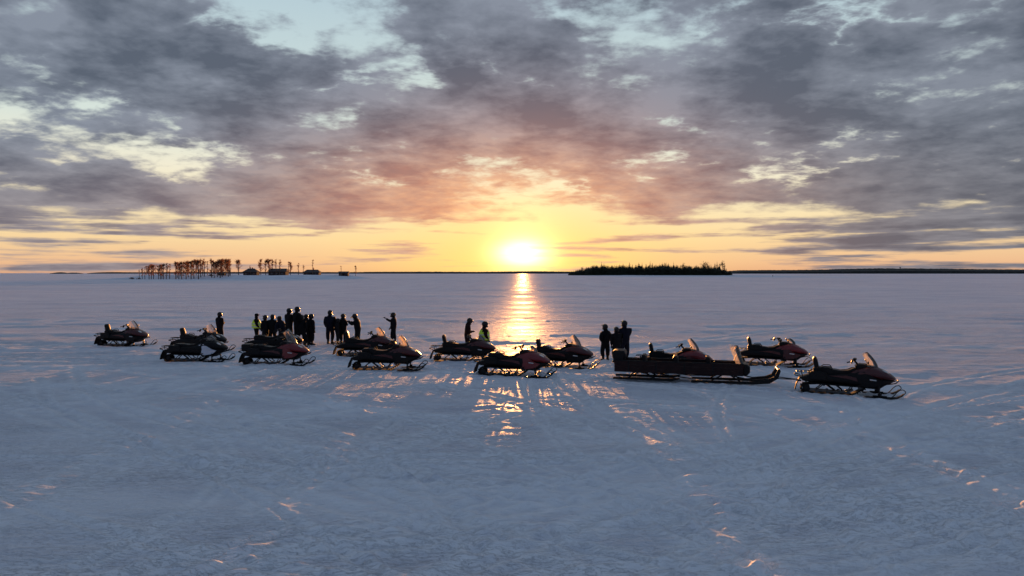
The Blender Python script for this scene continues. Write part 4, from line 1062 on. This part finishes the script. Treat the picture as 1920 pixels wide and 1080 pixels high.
HANDS = {(mi, c): hand_mesh(mi, 'glove', c) for mi in (0, 1) for c in (.5, 1.4)}
def f_boot(mb):
    mb.tube([(0, 0, .02), (0, 0, .12), (0, 0, .30)], [.062, .062, .075], 10)
    mb.loft([(-.09, 0, .09, .035), (-.07, 0, .12, .048), (0, 0, .13, .052), (.08, 0, .105, .055), (.15, 0, .085, .055), (.20, 0, .06, .04), (.215, .01, .045, .02)], 12, 3.0)
BOOT = MB(); f_boot(BOOT); BOOT = BOOT.mesh('boot', M['boot'])
def helmet_meshes():
    sh = MB(); v = []; f = []; seg, rings = 20, 12
    sh.ell((-.01, 0, .02), (.148, .125, .145), 20, 12)
    sh.loft([(.03, -.125, -.02, .115), (.10, -.12, -.035, .10), (.145, -.11, -.05, .07), (.165, -.10, -.06, .035)], 14, 2.6)   # chin bar
    sh.prism([(.06, .10), (.13, .115), (.225, .085), (.225, .075), (.12, .09), (.06, .08)], .085, .01)                      # peak
    vi = MB(); vi.ell((.045, 0, .015), (.108, .105, .062), 16, 8)
    return sh.mesh('helmet', M['helmet']), vi.mesh('visor', M['visor'])
HEL, VIS = helmet_meshes()
def face_mesh():
    mb = MB(); mb.ell((0, 0, 0), (.098, .078, .118), 16, 12)
    mb.ell((.10, 0, -.012), (.020, .014, .024), 8, 6); mb.ell((.094, 0, -.058), (.010, .028, .009), 8, 5)
    mb.ell((.0, .078, -.01), (.018, .012, .030), 8, 5); mb.ell((.0, -.078, -.01), (.018, .012, .030), 8, 5)
    mb.ell((.085, .032, .012), (.014, .017, .009), 8, 5); mb.ell((.085, -.032, .012), (.014, .017, .009), 8, 5)
    mb.ell((.01, 0, -.09), (.07, .055, .045), 10, 6)
    return mb.mesh('face', M['skin'])
FACE = face_mesh()
def hat_mesh():
    mb = MB(); mb.ell((-.01, 0, .05), (.125, .112, .105), 16, 10); mb.loft([(-.12, -.10, .06, .06), (-.07, -.12, .08, .105), (.0, -.11, .08, .112), (.03, -.06, .07, .108)], 14, 2.4)
    mb.prism([(.08, .05), (.10, .08), (.20, .055), (.20, .045)], .08, .006); return mb.mesh('fur_hat', M['suit'])
HAT = hat_mesh()
def person(px, py, H, face, label, pose='stand', suit='suit', lean=0.0, head=0.0, arms=None, stance=.10, vest=False, hat=False, group='riders in dark snowsuits standing on the ice', zoff=0.0, stride=0.0, broad=1.0, openface=False, phone=False, twist=0.0):
    g = ground_pt(px, py); z = hz(g.x, g.y) + zoff - .005
    e = empty('person', (g.x, g.y, z), R(face), H / 1.85); tag(e, label, 'person', group)
    L = lambda h_: math.sin(R(lean)) * h_; C_ = lambda h_: math.cos(R(lean)) * h_
    ph = .93; pel = Vector((0, 0, ph))
    def up(h_, fwd=0, side=0): return pel + Vector((L(h_) + fwd * math.cos(R(lean)), side, C_(h_) - fwd * math.sin(R(lean))))
    waist = up(.18); chest = up(.42); neck = up(.60); nk2 = up(.76, .02)
    b = broad * 1.08; V = [(pel, (.215 * b, .18 * b)), (waist, (.215 * b, .18 * b)), (chest, (.235 * b, .19 * b)), (neck, (.145, .14)), (nk2, (.10, .10))]
    E = [(0, 1), (1, 2), (2, 3), (3, 4)]
    arms = arms or 'down'
    sets = {'down': ((.03, .25, .21), (.10, .24, -.03)), 'front': ((.03, .24, .20), (.24, .10, .24)), 'chest': ((.05, .25, .22), (.26, .06, .36)),
            'phone': ((.20, .22, .34), (.44, .14, .52)), 'low': ((.02, .26, .22), (.17, .17, .02)), 'hips': ((-.08, .34, .24), (.05, .20, .06)),
            'point': ((.24, .22, .38), (.50, .20, .56)), 'out': ((.02, .32, .26), (.06, .42, .02))}
    if isinstance(arms, str): arms = (arms, arms)
    wr = []
    for s_, an in ((1, arms[0]), (-1, arms[1])):
        el_, wv_ = sets[an]
        sh = up(.49, 0, s_ * .20 * b); eb = up(el_[2], el_[0], s_ * el_[1] * b); wrp = up(wv_[2], wv_[0], s_ * wv_[1])
        k = len(V); V += [(sh, (.125, .12)), (eb, (.095, .092)), (wrp, (.066, .066))]; E += [(2, k), (k, k + 1), (k + 1, k + 2)]
        wr.append((s_, wrp, (wrp - eb).normalized(), an))
    ft = []
    for s_ in (1, -1):
        fx = stride * s_
        hip = Vector((0, s_ * .095, ph - .06)); kn = Vector((fx * .55 + .03, s_ * (.10 + stance) * .75, .50)); an_ = Vector((fx, s_ * (.06 + stance * .6), .20))
        if pose == 'knee': kn.x += .1
        k = len(V); V += [(hip, (.15, .145)), (kn, (.118, .115)), (an_, (.10, .10))]; E += [(0, k), (k, k + 1), (k + 1, k + 2)]
        ft.append((s_, an_))
    me = skin_mesh('snowsuit', V, E, suit); link_mesh('snowsuit', me, e)
    for s_, an_ in ft: link_mesh('boot', BOOT, e, (an_.x, an_.y, 0), (0, 0, s_ * .15))
    for s_, wp, d, an in wr:
        q = d.to_track_quat('X', 'Z').to_euler()
        link_mesh('glove', HANDS[(0 if s_ > 0 else 1, 1.4 if an in ('phone', 'chest', 'point') else .5)], e, tuple(wp + d * .03), tuple(q))
    hp = up(.775, .03 + .06 * math.sin(R(head)))
    hr = (0, R(lean + head), R(twist))
    if hat:
        hd = link_mesh('face', FACE, e, tuple(hp), hr); link_mesh('fur_hat', HAT, hd)
    else:
        hd = link_mesh('helmet', HEL, e, tuple(hp), hr); hd.scale = (1.08, 1.08, 1.05)
        if openface: link_mesh('face', FACE, hd, (.035, 0, -.02))
        else: link_mesh('visor', VIS, hd)
    if vest:
        vb = MB(); rings = []
        for t in np.linspace(.02, .53, 8):
            c = up(t); rr = .262 + .01 * math.sin(t * 5); sh_ = max(0, (t - .33) / .2); rings.append((c, rr * (1.02 - .34 * sh_), rr * (1.12 - .30 * sh_)))
        v = []; f = []; sg = 20
        for c, ra, rb in rings:
            for k in range(sg):
                q = 2 * math.pi * k / sg; v.append((c.x + ra * math.cos(q), c.y + rb * math.sin(q), c.z))
        for i in range(len(rings) - 1):
            for k in range(sg): f.append((i * sg + k, i * sg + (k + 1) % sg, (i + 1) * sg + (k + 1) % sg, (i + 1) * sg + k))
        vb.add(v, f); vo = vb.build('safety_vest', M['vest'], e)
        for t in (.10, .26):
            c = up(t); sb = MB(); v = []; f = []
            for dz_ in (0, .05):
                for k in range(sg): q = 2 * math.pi * k / sg; v.append((c.x + (.280) * math.cos(q), c.y + (.306) * math.sin(q), c.z + dz_))
            for k in range(sg): f.append((k, (k + 1) % sg, sg + (k + 1) % sg, sg + k))
            sb.add(v, f).build('reflective_stripe', M['stripe'], vo)
    if phone:
        s_, wp, d, an = wr[0]; g2 = e.matrix_basis
        c = wp + d * .12; pm = MB().box((0, 0, 0), (.008, .075, .15)).mesh('phone', M['visor'])
        o = link_mesh('phone', pm); sc = H / 1.85; ca_, sa_ = math.cos(R(face)), math.sin(R(face))
        o.location = (g.x + sc * (c.x * ca_ - c.y * sa_), g.y + sc * (c.x * sa_ + c.y * ca_), z + sc * (c.z + .02)); o.rotation_euler = (0, 0, R(face))
        tag(o, phone, 'phone')
    return e
# facing angles: 0 = right, 90 = away towards the sun, 180 = left, -90 = to the camera
person(412, 640.5, 1.80, 60, 'rider standing alone with hands at the chest behind the left pair of snowmobiles', arms='front', stance=.14)
person(481, 643.5, 1.78, 20, 'guide in a yellow-green safety vest at the left edge of the dense group', arms='low', vest=True, hat=True)
person(498, 645, 1.70, 150, 'rider facing the guide in the yellow-green vest, second from left in the dense group', suit='suit3', arms='low', openface=True)
person(511, 645, 1.74, 80, 'rider seen from behind, third from left in the dense group', arms='down', broad=1.05)
person(529, 648, 1.72, 150, 'stooping broad-shouldered rider in the middle of the dense group', suit='suit2', lean=16, arms='out', broad=1.12)
person(542, 650, 1.82, 60, 'tall rider standing just left of the tallest one in the dense group', zoff=.36, arms='front', suit='suit3')
person(557, 651, 1.84, 50, 'tallest figure of the dense group, standing on a snowmobile', zoff=.45, arms='low', broad=1.05)
person(565, 651, 1.84, 75, 'rider with legs apart in front of the tallest figure in the dense group', arms='front', stance=.30, broad=1.08)
person(574, 647, 1.78, 90, 'rider second from the right end of the dense group', arms='chest', suit='suit3')
person(583, 647, 1.80, 45, 'rider at the right end of the dense group', arms='down', stance=.13)
person(619, 645, 1.98, 80, 'tall bulky rider at the left of the small group of three', arms='down', suit='suit2', broad=1.18)
person(633, 646, 1.52, 10, 'short rider between two taller ones in the group of three', suit='suit3', arms='out')
person(643, 645, 1.78, 70, 'rider at the right of the small group of three beside a snowmobile seat', arms='chest', broad=.95)
person(671, 647, 1.83, 172, 'rider with bowed head looking down at raised hands behind a snowmobile', lean=9, head=32, arms='phone', broad=1.05)
person(738, 643, 1.80, 184, 'rider facing left holding a phone out at arm\'s length', arms=('low', 'point'), stance=.14, stride=.08, openface=True)
person(876, 662, 1.84, 8, 'rider with bowed head standing left of the guide in the yellow vest', lean=5, head=36, arms='front', suit='suit4', broad=.95)
person(908, 673, 1.82, 15, 'guide in a yellow vest standing among the central snowmobiles', arms='low', vest=True, suit='suit4', head=10)
person(1135, 676, 1.74, 120, 'rider with elbows out, left of the three near the long sled', arms='hips', stance=.14)
person(1156, 682, 1.64, 100, 'shorter rider in the middle of the three at the rear end of the long sled', arms='down', suit='suit3')
person(1171, 676, 1.92, 115, 'tallest of the three riders near the long sled', arms='chest', stance=.12, suit='suit2', broad=1.08)
tot = sum(len(o.data.polygons) for o in bpy.data.objects if o.type == 'MESH'); print('POLYS', tot)
